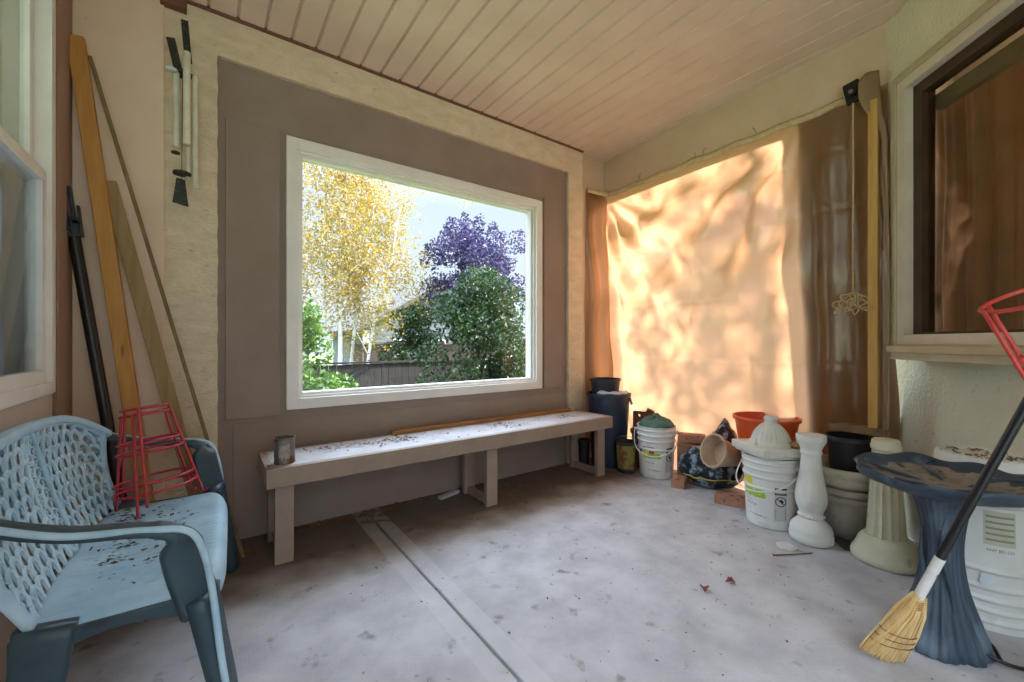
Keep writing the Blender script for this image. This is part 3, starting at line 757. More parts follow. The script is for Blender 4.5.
# ------------------------------------------------------------------ plastic garden seat
M_PLT = mat('faded_blue_plastic', '9cbfd2', 'b8d4e2', rough=.45, scale=7, spec=.4, c3='8cacba', c3range=(.6, .75), c3scale=13, bump=.03)
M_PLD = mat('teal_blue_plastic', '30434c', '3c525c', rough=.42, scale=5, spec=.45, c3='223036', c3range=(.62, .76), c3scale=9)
CX, CY = -.15, -.835
ch = thing('garden_chair', 'wide faded blue plastic garden chair with woven back standing by the left wall', 'chair', (CX, CY, 0), radians(-2))
def q(x, y, z): return (x - CX, y - CY, z)
YN, YF = -1.295, -.375                # near and far edge of the seat
def sweep(mb, pts, ws, ts, wdir):
    """rounded strip: ws across along wdir, ts thick"""
    n_ = 12; pts = [V(p) for p in pts]; m_ = len(pts); vs_ = []; fs_ = []
    for i, p in enumerate(pts):
        d_ = (pts[min(i + 1, m_ - 1)] - pts[max(i - 1, 0)]).normalized()
        wd = V(wdir[i] if isinstance(wdir, list) else wdir); wd = (wd - d_ * wd.dot(d_)).normalized(); up = d_.cross(wd)
        W_ = ws[i] if isinstance(ws, (list, tuple)) else ws; T_ = ts[i] if isinstance(ts, (list, tuple)) else ts
        for k in range(n_):
            a = 2 * pi * k / n_; ca, sa = cos(a), sin(a)
            ca = math.copysign(abs(ca) ** .32, ca); sa = math.copysign(abs(sa) ** .32, sa)
            vs_.append(p + wd * (W_ / 2 * ca) + up * (T_ / 2 * sa))
    for i in range(m_ - 1):
        for k in range(n_):
            l = (k + 1) % n_; fs_.append((i * n_ + k, i * n_ + l, (i + 1) * n_ + l, (i + 1) * n_ + k))
    fs_.append(tuple(range(n_ - 1, -1, -1))); fs_.append(tuple((m_ - 1) * n_ + k for k in range(n_)))
    mb.add(vs_, fs_); return mb
def spline(cps, n_):
    """Catmull-Rom through control points"""
    P_ = [V(p) for p in cps]; P_ = [P_[0] * 2 - P_[1]] + P_ + [P_[-1] * 2 - P_[-2]]; out = []
    segs = len(P_) - 3
    for k in range(n_ + 1):
        t_ = k / n_ * segs; i = min(int(t_), segs - 1); f = t_ - i
        a, b_, c_, d_ = P_[i:i + 4]
        out.append(.5 * ((2 * b_) + (c_ - a) * f + (2 * a - 5 * b_ + 4 * c_ - d_) * f * f + (3 * b_ - a - 3 * c_ + d_) * f ** 3))
    return out
def seat_pt(u, v):
    y = lerp(YN, YF, v); e = abs(2 * v - 1)
    xf = .045 - .035 * e ** 6; xb = -.365 + .03 * e ** 3
    if u < .86:
        k = u / .86; x = lerp(xb, xf - .03, k); z = .418 - .016 * sin(pi * min(1, k * 1.05)) * (1 - e ** 4) - .006 * (1 - k)
        z += .0028 * sin(2 * pi * (y - YN) / .030) * sst(.05, .2, k) * sst(1, .9, e)
        z -= .01 * e ** 10
    else:
        k = (u - .86) / .14; a = k * pi / 2 * 1.1
        x = xf - .03 + .034 * sin(a); z = .418 - .05 * (1 - cos(a)) - .01 * e ** 10
    return q(x, y, z)
g = MB(); g.grid(seat_pt, 50, 150); g.build('seat', M_PLT, ch, smooth=True, solid=.005)
# back: arched, wrapping forward at its sides
def back_pt(u, v, off=0):
    a = abs(u); y = -.835 + (.452 + .022 * v) * u
    xb = -.36 + .035 * a ** 3; xt = -.468 + (.10 if u > 0 else .045) * a ** 5
    zt = .832 - .035 * a ** 2 - .085 * a ** 6
    x = lerp(xb, xt, v) - .018 * sin(pi * v); z = lerp(.425, zt, v)
    return V(q(x + off, y, z))
g = MB()
sweep(g, [back_pt(-1 + 2 * k / 60, 1.0) for k in range(61)], .046, .028, (1, 0, .2)); g.build('back_rail', M_PLT, ch, smooth=True)
for s in (-1, 1):
    g = MB(); sweep(g, [back_pt(s * .985, k / 16) for k in range(17)], .05, .016, (0, 1, 0)); g.build('back_stile', M_PLT, ch, smooth=True)
def in_oval(u, v): return (u / .135) ** 2 + ((v - .5) / .50) ** 2
g = MB()
def band(pts, w_=.020):
    pts = [p for p in pts]
    if len(pts) < 4: return
    vs_ = []; fs_ = []
    m_ = len(pts)
    for i in range(m_):
        d_ = (pts[min(i + 1, m_ - 1)] - pts[max(i - 1, 0)]).normalized(); nn = V((1, 0, .25)).normalized(); sd_ = d_.cross(nn).normalized()
        for (aa, bb_) in ((-1, -.6), (-.5, 1), (.5, 1), (1, -.6)):
            vs_.append(pts[i] + sd_ * (w_ / 2 * aa) + nn * (.0032 * bb_))
    for i in range(m_ - 1):
        for k in range(4):
            l = (k + 1) % 4; fs_.append((i * 4 + k, i * 4 + l, (i + 1) * 4 + l, (i + 1) * 4 + k))
    g.add(vs_, fs_)
W_U, H_V = .92, .40; PIT = .060
for fam in (1, -1):            # slanting strands
    c0 = -1.4
    while c0 < 1.4:
        run = []
        for k in range(121):
            h = k / 120; ym = c0 + fam * (h - .5) * H_V * .62; u = ym / (W_U / 2)
            ok = abs(u) < .965 and in_oval(u, h) > 1.0
            if ok: run.append(back_pt(u, .02 + .96 * h, -.004 + fam * .0035 * sin(2 * pi * h * H_V / PIT)))
            if not ok or k == 120:
                band(run, .013); run = []
        c0 += PIT * .8
rows = 9; ph_ = 1 / rows
for r_ in range(rows):         # overlapping hooped loops, each row shifted by half a loop
    cols = 17
    for c_ in range(-1, cols + 1):
        uc = -1 + 2 * (c_ + .5 * (r_ % 2) + .25) / cols; run = []
        for k in range(15):
            a = pi * k / 14; u = uc - .95 / cols * cos(a); h = ph_ * (r_ + .05 + 1.05 * sin(a) ** .8)
            if abs(u) < .965 and h < .99 and in_oval(u, h) > 1.0: run.append(back_pt(u, h, .007 + .004 * sin(a)))
        band(run, .019)
g.build('woven_panel', M_PLT, ch, smooth=40)
g = MB(); rr = random.Random(5)
g.tube([back_pt(.135 * cos(a), .5 + .49 * sin(a), .006) for a in [2 * pi * k / 48 for k in range(48)]], .0085, 8, closed=True)
for k in range(20):       # scrollwork inside the oval
    v0 = .08 + .84 * (k + .5) / 20; half = .11 * sqrt(max(0, 1 - ((v0 - .5) / .5) ** 2)); s = 1 if k % 2 else -1
    pts = []
    for j in range(15):
        a = j / 14 * 2 * pi * 1.15; r_ = half * (.75 - .5 * j / 14)
        pts.append(back_pt(s * half * .35 + r_ * cos(a) * s * .8, v0 + .045 * sin(a) * (1 - .5 * j / 14), .004))
    g.tube(pts, .0040, 6)
g.tube([back_pt(.02 * sin(k * .9), .04 + .92 * k / 30, .002) for k in range(31)], .006, 6)
g.build('scroll_ornament', M_PLT, ch, smooth=50)
# arms, legs, side aprons
for s, yo in ((-1, YN), (1, YF)):
    ya = yo + s * .075
    cps = [q(-.40, yo + s * .03, .735), q(-.37, yo + s * .06, .70), q(-.25, ya, .658), q(-.13, ya + s * .005, .640), q(-.065, ya, .618), q(-.045, ya - s * .01, .575), q(-.03, ya - s * .015, .50), q(-.002, ya - s * .02, .392)]
    pts = spline(cps, 40)
    wds = [V((0, 1, 0)) if i < 24 else V((lerp(0, 1.6, min(1, (i - 24) / 5)), 1, 0)) for i in range(41)]
    g = MB(); sweep(g, pts, [lerp(.05, .062, min(1, i / 10)) + (.034 * sst(24, 30, i)) for i in range(41)], [.024 if i < 20 else .030 for i in range(41)], wds)
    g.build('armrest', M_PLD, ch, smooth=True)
    g = MB(); g.tube(spline([q(-.37, yo + s * .088, .706), q(-.25, ya + s * .028, .664), q(-.11, ya + s * .028, .643), q(-.025, ya + s * .026, .618), q(.008, ya + s * .020, .54), q(.026, ya + s * .016, .42), q(.045, ya + s * .030, .25), q(.078, ya + s * .036, .02)], 44), .0085, 8); g.build('arm_rim', M_PLT, ch, smooth=True)
    # front leg, wide channel with a raised rim
    pts = spline([q(.0, ya - s * .025, .43), q(.022, ya - s * .025, .30), q(.05, ya - s * .01, .15), q(.07, ya, 0.0)], 14)
    g = MB(); sweep(g, pts, [lerp(.10, .075, i / 14) for i in range(15)], [lerp(.05, .036, i / 14) for i in range(15)], V((.35, 1, 0)))
    pts2 = [p + V((.012, 0, 0)) for p in pts]
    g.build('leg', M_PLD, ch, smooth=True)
    # back leg
    pts = spline([q(-.30, yo + s * .0, .425), q(-.315, yo + s * .01, .28), q(-.335, yo + s * .018, .13), q(-.36, yo + s * .025, 0)], 14)
    g = MB(); sweep(g, pts, [lerp(.11, .07, i / 14) for i in range(15)], [lerp(.045, .034, i / 14) for i in range(15)], V((1, .0, 0)))
    g.build('leg', M_PLD, ch, smooth=True)
    # apron arched between the legs
    poly = [(-.36, .41), (.03, .41)] + [(lerp(.03, -.36, k / 14), .335 + .045 * sin(pi * k / 14)) for k in range(15)]
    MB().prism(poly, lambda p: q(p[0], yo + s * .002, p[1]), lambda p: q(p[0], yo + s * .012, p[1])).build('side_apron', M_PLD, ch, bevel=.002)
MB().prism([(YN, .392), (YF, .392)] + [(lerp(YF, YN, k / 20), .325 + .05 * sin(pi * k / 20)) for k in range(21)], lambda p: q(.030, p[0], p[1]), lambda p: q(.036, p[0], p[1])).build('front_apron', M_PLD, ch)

# ------------------------------------------------------------------ red wire cages
M_RED = mat('red_enamel', 'b02a38', 'c03644', rough=.35, scale=20, spec=.5)
M_RED2 = mat('bright_red_enamel', 'c23a36', 'd04a44', rough=.35, scale=20, spec=.5)
def cage(name, label, group, loc, rot, r_top, r_bot, hgt, rings, m, legs, wire=.0050, foot=True, rleg=None):
    t_ = thing(name, label, 'wire cage', loc, group=group, rot=rot)
    for f in rings:
        r_ = lerp(r_bot, r_top, f)
        MB().tube(ellipse((0, 0, hgt * f), r_, r_, 40), wire, 8, closed=True).build('ring', m, t_, smooth=True)
    for a in legs:
        c_, s_ = cos(a), sin(a); r0, r1 = r_bot + wire * 1.8, r_top + wire * 1.8
        pts = [V((c_ * lerp(r0, r1, k / 8), s_ * lerp(r0, r1, k / 8), hgt * k / 8)) for k in range(9)]
        if foot: pts = [V((c_ * (r0 + .016), s_ * (r0 + .016), .012)), V((c_ * (r0 + .012), s_ * (r0 + .012), .003))] + pts
        MB().tube(pts, wire, 8).build('leg', m, t_, smooth=True)
    return t_
RG = 'red wire cages nested on the chair'
cage('wire_cage', 'outer red wire cage of the nested pair standing on the blue chair', RG, (-.173, -.487, .425), V((-.125, .09, 1)).to_track_quat('Z', 'Y').to_euler(), .076, .146, .39, (.20, .60, .985), M_RED, (0.3, 2.5, 3.0, 4.9))
cage('wire_cage', 'inner red wire cage poking up out of the nested pair on the blue chair', RG, (-.176, -.485, .455), V((-.125, .09, 1)).to_track_quat('Z', 'Y').to_euler(), .072, .142, .385, (.22, .63, .985), M_RED, (0.5, 2.6, 4.7), foot=False)
cage('wire_cage', 'tall bright red wire cage cut off by the right edge beside the window sill', None, (2.048, -3.088, .075), V((-.257, .311, .92)).to_track_quat('Z', 'Y').to_euler(), .132, .075, 1.267, (.30, .62, .865, .997), M_RED2, (.0, 1.75, 3.5, 4.6), wire=.0055, foot=False)

# ------------------------------------------------------------------ buckets
M_WHITE = mat('white_plastic', 'd6d6cf', 'e2e2dc', rough=.4, scale=5, spec=.45, c3='b9b8ac', c3range=(.64, .8), c3scale=11)
M_WIRE = mat('wire_grey', '9a9a96', rough=.35, metal=.8)
M_INK = mat('black_ink', '2b2b2e', rough=.7); M_GREYINK = mat('grey_ink', '8b8d8c', rough=.7)
M_GREENINK = mat('green_ink', '93bb2c', 'a9cc4a', rough=.6, scale=40); M_YELINK = mat('yellow_ink', 'd3c62c', 'e0d650', rough=.6, scale=40)
M_REDINK = mat('red_ink', 'b0412c', rough=.6); M_BLUEINK = mat('blue_ink', '3c5594', '55709f', rough=.6, scale=40)
def text_verts(s, size):
    cu = bpy.data.curves.new('lettering', 'FONT'); cu.body = s; cu.size = size; cu.align_x = 'CENTER'; cu.resolution_u = 3
    o_ = bpy.data.objects.new('lettering', cu); COL.objects.link(o_)
    dg_ = bpy.context.evaluated_depsgraph_get(); me_ = bpy.data.meshes.new_from_object(o_.evaluated_get(dg_))
    vs_ = [tuple(v_.co) for v_ in me_.vertices]; fs_ = [tuple(p_.vertices) for p_ in me_.polygons]
    bpy.data.objects.remove(o_); bpy.data.curves.remove(cu); bpy.data.meshes.remove(me_)
    return vs_, fs_
def cyl_text(mb, s, size, rad, a, z, off=.0016, flip=False):
    vs_, fs_ = text_verts(s, size); out = []
    for x, y, _ in vs_:
        if flip: x, y = -x, -y
        r_ = (rad(z + y) if callable(rad) else rad) + off; an = a + x / r_
        out.append((r_ * cos(an), r_ * sin(an), z + y))
    return mb.add(out, fs_)
def bucket_r(z): return .131 + .018 * z / .40
def bucket(name, label, loc, rz, group=None, h=.415, flip=False, collars=(.235, .30, .345, .385)):
    t_ = thing(name, label, 'bucket', loc, rz, group)
    pr = [(.124, 0), (.130, .004), (bucket_r(.01), .010)]
    def wall(z): return bucket_r(z)
    ev = [(c_, .005, .011) for c_ in collars]
    z = .02
    while z < h - .002:
        e = sum(.0085 * math.exp(-((z - c_) / .007) ** 4) for c_ in collars)
        pr.append((wall(z) + e, z)); z += .004
    pr += [(wall(h) + .006, h - .008), (wall(h) + .006, h), (wall(h) - .003, h), (wall(h) - .004, h - .01), (.126, .008), (0, .008)]
    MB().lathe(pr, 64).build('bucket_body', M_WHITE, t_, smooth=50)
    return t_
def bail(t_, z, drop, ya=0, sag=1.0):
    """wire handle hanging from two lugs in front of the bucket"""
    r_ = bucket_r(z) + .012; pts = []
    for k in range(33):
        a = lerp(-pi / 2, pi / 2, k / 32)
        rr_ = r_ + .015 + .03 * cos(a) ** 2
        pts.append(((rr_) * cos(a + ya), (rr_) * sin(a + ya), z - drop * cos(a) ** .8 if cos(a) > 0 else z))
    MB().tube(pts, .0042, 8).build('handle', M_WHITE, t_, smooth=True)
    for s in (-1, 1):
        g_ = MB(); g_.tube([(r_ * cos(ya + s * pi / 2) * .93, r_ * sin(ya + s * pi / 2) * .93, z), ((r_ + .018) * cos(ya + s * pi / 2), (r_ + .018) * sin(ya + s * pi / 2), z)], .014, 12)
        g_.build('handle_lug', M_WHITE, t_, smooth=50)
def litter_label(t_, a, full=True):
    """printed front: red line, fruit-coloured picture, small lettering"""
    bar_ = lambda m_, a0, a1, z0, z1, j=0, nm='printed_label', off=.0010: cyl_patch(MB(), bucket_r, a + a0, a + a1, z0, z1, off, 12, j).build(nm, m_, t_, smooth=True)
    if full:
        bar_(M_BLUEINK, -1.0, -.42, .185, .245, .004)
        bar_(M_REDINK, -.62, .05, .252, .258)
        bar_(M_GREENINK, -.62, .42, .165, .212, .012, off=.0018); bar_(M_YELINK, -.70, -.25, .19, .225, .012, off=.0022)
        bar_(M_REDINK, -.22, .06, .205, .232, .008, off=.0026)
    else:
        bar_(M_YELINK, -.66, -.12, .255, .295, .012); bar_(M_YELINK, -.35, .06, .225, .25, .01, off=.0022)
        bar_(M_GREENINK, -.55, .40, .182, .226, .018, off=.0018)
    for s, sz, a_, z_ in (('N E W', .014, -.30, .268 if full else .15), ('P I C K', .022, -.18, .125), ('2 0 L', .011, -.3, .10)):
        cyl_text(MB(), s, sz, bucket_r, a + a_, z_).build('lettering', M_GREYINK if sz < .015 else M_INK, t_)
    for k in range(2): bar_(M_GREYINK, -.35 + .3 * k, .25 + .2 * k, .072 - .004 * k, .075 - .004 * k)
def warning_label(t_, a):
    S = 1.38; Z0 = -.03
    g_ = MB(); cyl_patch(g_, bucket_r, a - .165 * S, a + .165 * S, .065 * S + Z0, .205 * S + Z0, .0010)
    g_.build('warning_label', mat('label_grey', 'c2c4be', rough=.6), t_, smooth=True)
    g_ = MB(); cyl_patch(g_, bucket_r, a - .165 * S, a + .165 * S, .176 * S + Z0, .205 * S + Z0, .0014)
    # picture: ring with a slash and a toppling figure
    def pt(x, y, off=.0018): x *= S; y = y * S + Z0; r_ = bucket_r(y) + off; return (r_ * cos(a + x / r_), r_ * sin(a + x / r_), y)
    cz = .148
    for k in range(28):
        a0, a1 = 2 * pi * k / 28, 2 * pi * (k + 1) / 28
        g_.add([pt(.0175 * cos(a0), cz + .0175 * sin(a0)), pt(.0175 * cos(a1), cz + .0175 * sin(a1)), pt(.0212 * cos(a1), cz + .0212 * sin(a1)), pt(.0212 * cos(a0), cz + .0212 * sin(a0))], [(0, 1, 2, 3)])
    g_.add([pt(-.0145, cz + .012), pt(-.012, cz + .0145), pt(.0145, cz - .012), pt(.012, cz - .0145)], [(0, 1, 2, 3)])
    g_.add([pt(-.010, cz + .006), pt(.003, cz + .011), pt(.011, cz + .002), pt(.007, cz - .010), pt(-.002, cz - .002)], [(0, 1, 2, 3, 4)])
    for k in range(7): g_.add([pt(-.020, .112 - .0062 * k), pt(.020, .112 - .0062 * k), pt(.020, .1142 - .0062 * k), pt(-.020, .1142 - .0062 * k)], [(0, 1, 2, 3)])
    for x in (-.0227, .0222): g_.add([pt(x, .065), pt(x + .0006, .065), pt(x + .0006, .205), pt(x, .205)], [(0, 1, 2, 3)])
    g_.build('warning_print', M_INK, t_)
    g_ = MB(); cyl_text(g_, 'WARNING', .0120, bucket_r, a, .192 * S + Z0, .0022); cyl_text(g_, 'WARNING', .0120, bucket_r, a, .180 * S + Z0, .0022)
    g_.build('lettering', mat('label_white', 'd8d8d4', rough=.6), t_)
def face(x, y): return atan2(-2.74 - y, -x)      # direction from a thing towards the camera
BG = 'white five-gallon buckets along the tarp'
# bucket with the green cloth
bx_, by_ = 2.995, -.655
t = bucket('bucket', 'white bucket with green cloth in its top, beside the right end of the bench', (bx_, by_, 0), face(bx_, by_), BG)
bail(t, .37, .17, -.15); litter_label(t, -.18); warning_label(t, .78)
g = MB()
def cloth(u, v):
    a = 2 * pi * u; r_ = v * .142; k = 1 - v ** 2
    return (r_ * cos(a), r_ * sin(a), .405 + .075 * k ** .7 * (1 + .3 * nz(r_ * cos(a) * 12, r_ * sin(a) * 12, 3)) + .02 * nz(cos(a) * 2, sin(a) * 2, v * 3) + .012 * sin(a * 3 + 1) * v * (1 - v * .5))
g.grid(cloth, 48, 14)
o = g.build('cloth', mat('green_cloth', '4a665e', '5d7c72', rough=.8, scale=9), smooth=True, solid=.004, loc=(bx_, by_, .008))
tag(o, 'rumpled dark green cloth stuffed in the top of a white bucket', 'cloth')
# bucket carrying the square column cap
b2x, b2y = 2.775, -1.615
t = bucket('bucket', 'white bucket carrying a square white domed finial, in front of the orange tub', (b2x, b2y, 0), face(b2x, b2y), BG)
bail(t, .365, .135, -.55); litter_label(t, -.60, False); warning_label(t, .36)
t = thing('post_finial', 'square white post finial with fluted domed top lying on a white bucket', 'finial', (b2x, b2y, .417), 1.02)
M_CAST = mat('cast_white', 'd2d0c2', 'dedcd0', rough=.75, scale=8, spec=.25, c3='a9a48e', c3range=(.62, .78), c3scale=15, bump=.08)
g = MB(); g.box(-.155, .155, -.155, .155, .016, .062); g.box(-.14, .14, -.14, .14, 0, .016); g.build('plate', M_CAST, t, bevel=.006)
g = MB(); g.lathe([(.118, .06), (.120, .070), (.114, .080), (.106, .088), (.104, .100), (.096, .122), (.080, .150), (.060, .174), (.042, .188), (.034, .194), (.033, .204), (.038, .212), (.037, .224), (.030, .232), (0, .234)], 144, fn=lambda a, r_, z: r_ * (1 - (.07 * (.5 + .5 * cos(a * 24)) if .09 < z < .18 else 0)))
g.build('fluted_dome', M_CAST, t, smooth=50)
o = MB().lathe([(0, 0), (.024, .003), (.028, .016), (.018, .032), (0, .036)], 14, fn=lambda a, r_, z: r_ * (1 + .25 * nz(a, z * 40))).build('stone', mat('tan_stone', 'a08862', 'b89e76', rough=.9, scale=20), smooth=True, loc=(b2x + .0, b2y - .128, .480))
tag(o, 'small tan stone resting on the edge of the square white finial', 'stone')
# inverted stack by the diagonal wall
isx, isy = 2.56, -2.495
def inv(name, label, loc, top_r, bot_r, h, ribs, group):
    t_ = thing(name, label, 'bucket', loc, face(loc[0], loc[1]), group)
    pr = [(bot_r - .008, .0), (bot_r, .0)]
    z = .004
    while z < h - .02:
        e = sum(.009 * math.exp(-((z - c_) / .008) ** 4) for c_ in ribs)
        pr.append((lerp(bot_r, top_r, z / h) + e, z)); z += .004
    pr += [(top_r, h - .02), (top_r - .002, h - .006), (top_r - .012, h), (top_r - .02, h - .012), (0, h - .014)]
    MB().lathe(pr, 64).build('bucket_body', M_WHITE, t_, smooth=50)
    return t_
IG = 'upturned white buckets by the pale stucco wall'
t = inv('bucket', 'lower upturned ribbed white bucket behind the blue birdbath', (isx, isy, 0), .146, .158, .47, (.035, .075, .115, .16, .225), IG)
rl = lambda z: lerp(.158, .146, z / .47)
cyl_patch(MB(), rl, .02, .60, .325, .455, .001).build('printed_label', mat('faded_label', 'b9b9a2', 'c6c6b2', rough=.7, scale=20), t, smooth=True)
g = MB()
for k in range(5): cyl_patch(g, rl, .06, .57, .342 + .022 * k, .350 + .022 * k, .0016)
g.build('label_print', mat('olive_ink', '8f9076', rough=.8), t, smooth=True)
cyl_text(MB(), 'ANY BD CO', .014, rl, .32, .302, .0015).build('lettering', mat('brown_ink', '6a4a3a', rough=.8), t)
g = MB(); cyl_patch(g, rl, -.02, .16, .165, .215, .010, 8, .008); g.build('torn_sticker', mat('pale_sticker', 'd4dde0', 'c0ced2', rough=.5), t, smooth=True)
t = inv('bucket', 'upper white upturned bucket with debris on it, topmost of the stack behind the birdbath', (isx, isy, .472), .138, .144, .175, (), IG)
rr = random.Random(21)
g = MB()
for k in range(46):
    a = rr.uniform(0, 6.28); r_ = .12 * sqrt(rr.random()); p = V((r_ * cos(a), r_ * sin(a), .004 + rr.uniform(0, .008))); b_ = rr.uniform(0, 6.28); L_ = rr.uniform(.008, .03)
    g.tube([p, p + V((cos(b_) * L_, sin(b_) * L_, rr.uniform(-.003, .006)))], rr.uniform(.001, .004), 5)
o = g.build('debris', mat('dry_debris', '7a6238', '8f7a4c', rough=.9, scale=30), loc=(isx, isy, .635)); tag(o, 'dry twigs and leaf crumbs on top of the upturned white bucket', 'debris', kind='stuff')
# ------------------------------------------------------------------ bins and pots at the end of the bench
M_NAVY = mat('navy_plastic', '1c2636', '253248', rough=.42, scale=6, spec=.45)
def pot(name, label, cat, loc, r0, r1, h, m, rim=.012, rimh=.03, rz=0, group=None, rot=None, part='pot_body', th=.005, rings=(), inner=.012):
    t_ = thing(name, label, cat, loc, rz, group, rot)
    pr = [(r0 - .004, 0), (r0, .004)]
    n_ = 24
    for k in range(1, n_ + 1):
        z = (h - rimh) * k / n_; pr.append((lerp(r0, r1, z / h) + sum(.006 * math.exp(-((z - c_) / .006) ** 2) for c_ in rings), z))
    pr += [(r1 + rim, h - rimh + .002), (r1 + rim, h - .002), (r1 + rim - .002, h), (r1 - th, h), (lerp(r0, r1, inner / h) - th, inner), (0, inner)]
    MB().lathe(pr, 48).build(part, m, t_, smooth=45)
    return t_
t = pot('bin', 'large navy blue plastic bin behind the right end of the bench', 'bin', (2.925, -.205, 0), .150, .188, .645, M_NAVY, .010, .03)
g = MB()
for a in (face(2.92, -.2) - .1, face(2.92, -.2) + 1.3): g.bar((.19 * cos(a), .19 * sin(a), .61), (.208 * cos(a), .208 * sin(a), .55), .05, .012, (cos(a), sin(a), .2))
g.build('handle', M_NAVY, t, bevel=.003)
t = pot('bin', 'smaller dark bin sitting inside the top of the large navy bin', 'bin', (2.935, -.155, .50), .105, .135, .27, mat('dark_slate_plastic', '262e38', '323b46', rough=.5, scale=6), .008, .02)
g = MB(); g.grid(lambda u, v: ((.15 + .04 * v) * cos(lerp(-3.0, -1.0, u)), (.15 + .04 * v) * sin(lerp(-3.0, -1.0, u)), .012 * nz(u * 5, v * 2) + .02 * (1 - v)), 24, 4)
o = g.build('plastic_sheet', mat('pale_film', 'a8b4c4', 'c0c8d2', rough=.4, scale=10), smooth=True, solid=.003, loc=(2.925, -.205, .652)); tag(o, 'scrap of pale plastic draped on the front rim of the large navy bin', 'plastic scrap')
# yellow printed pot
M_PRINT = mat('flower_print', '86803a', '98893c', rough=.6, scale=6, c3='7c4a34', c3range=(.46, .60), c3scale=22)
t = pot('flower_pot', 'small pot in yellow flower-print sleeve between bench leg and white bucket', 'pot', (2.865, -.445, 0), .070, .088, .26, mat('dark_pot', '26262a', '303036', rough=.6), .004, .015)
rp_ = lambda z: lerp(.070, .088, z / .26); a_ = face(2.9, -.475)
cyl_patch(MB(), rp_, a_ - 1.05, a_ + 1.2, .035, .235, .002, 20).build('printed_sleeve', M_PRINT, t, smooth=True)
MB().tube([(.088 * cos(k / 16 * pi + a_ - pi / 2), .088 * sin(k / 16 * pi + a_ - pi / 2), .26 + .06 * sin(pi * k / 16)) for k in range(17)], .0025, 6).build('handle', M_WIRE, t, smooth=True)
# dark stuff in shade under the bench end
t = pot('flower_pot', 'dark empty nursery pot in the shade under the right end of the bench', 'pot', (2.685, -.13, 0), .045, .055, .24, M_BLACKPL, .006, .02)
# terracotta pot with bricks
M_TERRA = mat('terracotta', '7e5840', '90684c', rough=.85, scale=7, c3='6f4532', c3range=(.6, .75))
t = pot('terracotta_pot', 'dark terracotta pot behind the white bucket with the green cloth', 'pot', (3.10, -.43, 0), .07, .085, .33, M_TERRA, .012, .035)
M_BRICK = mat('red_brick', 'a4755c', 'b6876c', rough=.9, scale=14, bump=.3, bscale=90, c3='7c4a36', c3range=(.6, .72))
M_BRICKD = mat('dark_brick', '5f3d2c', '6f4a36', rough=.9, scale=14, bump=.3, bscale=90)
def brick(label, loc, rot, m=M_BRICK, L_=.20, W_=.095, H_=.06):
    g_ = MB()
    for k in range(3):
        cx_ = (k - 1) * L_ / 3; hw, hh = L_ / 6, W_ / 2; r_ = .017
        ang = [pi / 4 * j + pi / 8 * 0 for j in range(8)]
        sq = [(hw, 0), (hw, hh), (0, hh), (-hw, hh), (-hw, 0), (-hw, -hh), (0, -hh), (hw, -hh)]
        vs_ = []
        for z in (0, H_):
            vs_ += [(cx_ + x, y, z) for x, y in sq] + [(cx_ + r_ * cos(a), r_ * sin(a), z) for a in ang]
        fs_ = []
        for j in range(8):
            l = (j + 1) % 8
            fs_ += [(16 + j, 16 + l, 24 + l, 24 + j), (j, 8 + j, 8 + l, l), (8 + j, 24 + j, 24 + l, 8 + l)]
            outer = not ((k < 2 and sq[j][0] == hw and sq[l][0] == hw) or (k > 0 and sq[j][0] == -hw and sq[l][0] == -hw))
            if outer: fs_.append((j, l, 16 + l, 16 + j))
        g_.add(vs_, fs_)
    o_ = g_.build('brick', m, loc=loc); o_.rotation_euler = rot
    return tag(o_, label, 'brick', 'loose bricks along the tarp')
brick('loose brick lying at the foot of the bucket with the green cloth', (2.935, -.905, 0), (0, 0, .40))
brick('loose brick lying on the floor in front of the dark plastic sack', (2.865, -1.335, 0), (0, 0, -1.25))
brick('brick lying flat on top of the square clay flue tile', (3.09, -.91, .312), (0, 0, -1.0))
brick('dark brick standing on end in the terracotta pot behind the bucket', (3.06, -.445, .395), (0, -pi / 2 + .05, .4), M_BRICKD)
brick('brick leaning at a slant beside the green cloth, behind the white bucket', (3.14, -.485, .40), (0, -1.15, -.9), M_BRICKD)
t = thing('clay_flue_tile', 'square brown clay flue tile standing between white bucket and dark sack', 'flue tile', (3.095, -.92, 0), .35)
g = MB(); P_ = [(-.1, -.1), (.1, -.1), (.1, .1), (-.1, .1)]; I_ = [(x * .8, y * .8) for x, y in P_]
vs_ = [(x, y, 0) for x, y in P_] + [(x, y, 0) for x, y in I_] + [(x, y, .31) for x, y in P_] + [(x, y, .31) for x, y in I_]; fs_ = []
for j in range(4):
    l = (j + 1) % 4; fs_ += [(j, l, 8 + l, 8 + j), (4 + j, 12 + j, 12 + l, 4 + l), (8 + j, 8 + l, 12 + l, 12 + j), (j, 4 + j, 4 + l, l)]
g.add(vs_, fs_); g.build('flue_wall', M_TERRA, t, bevel=.008)
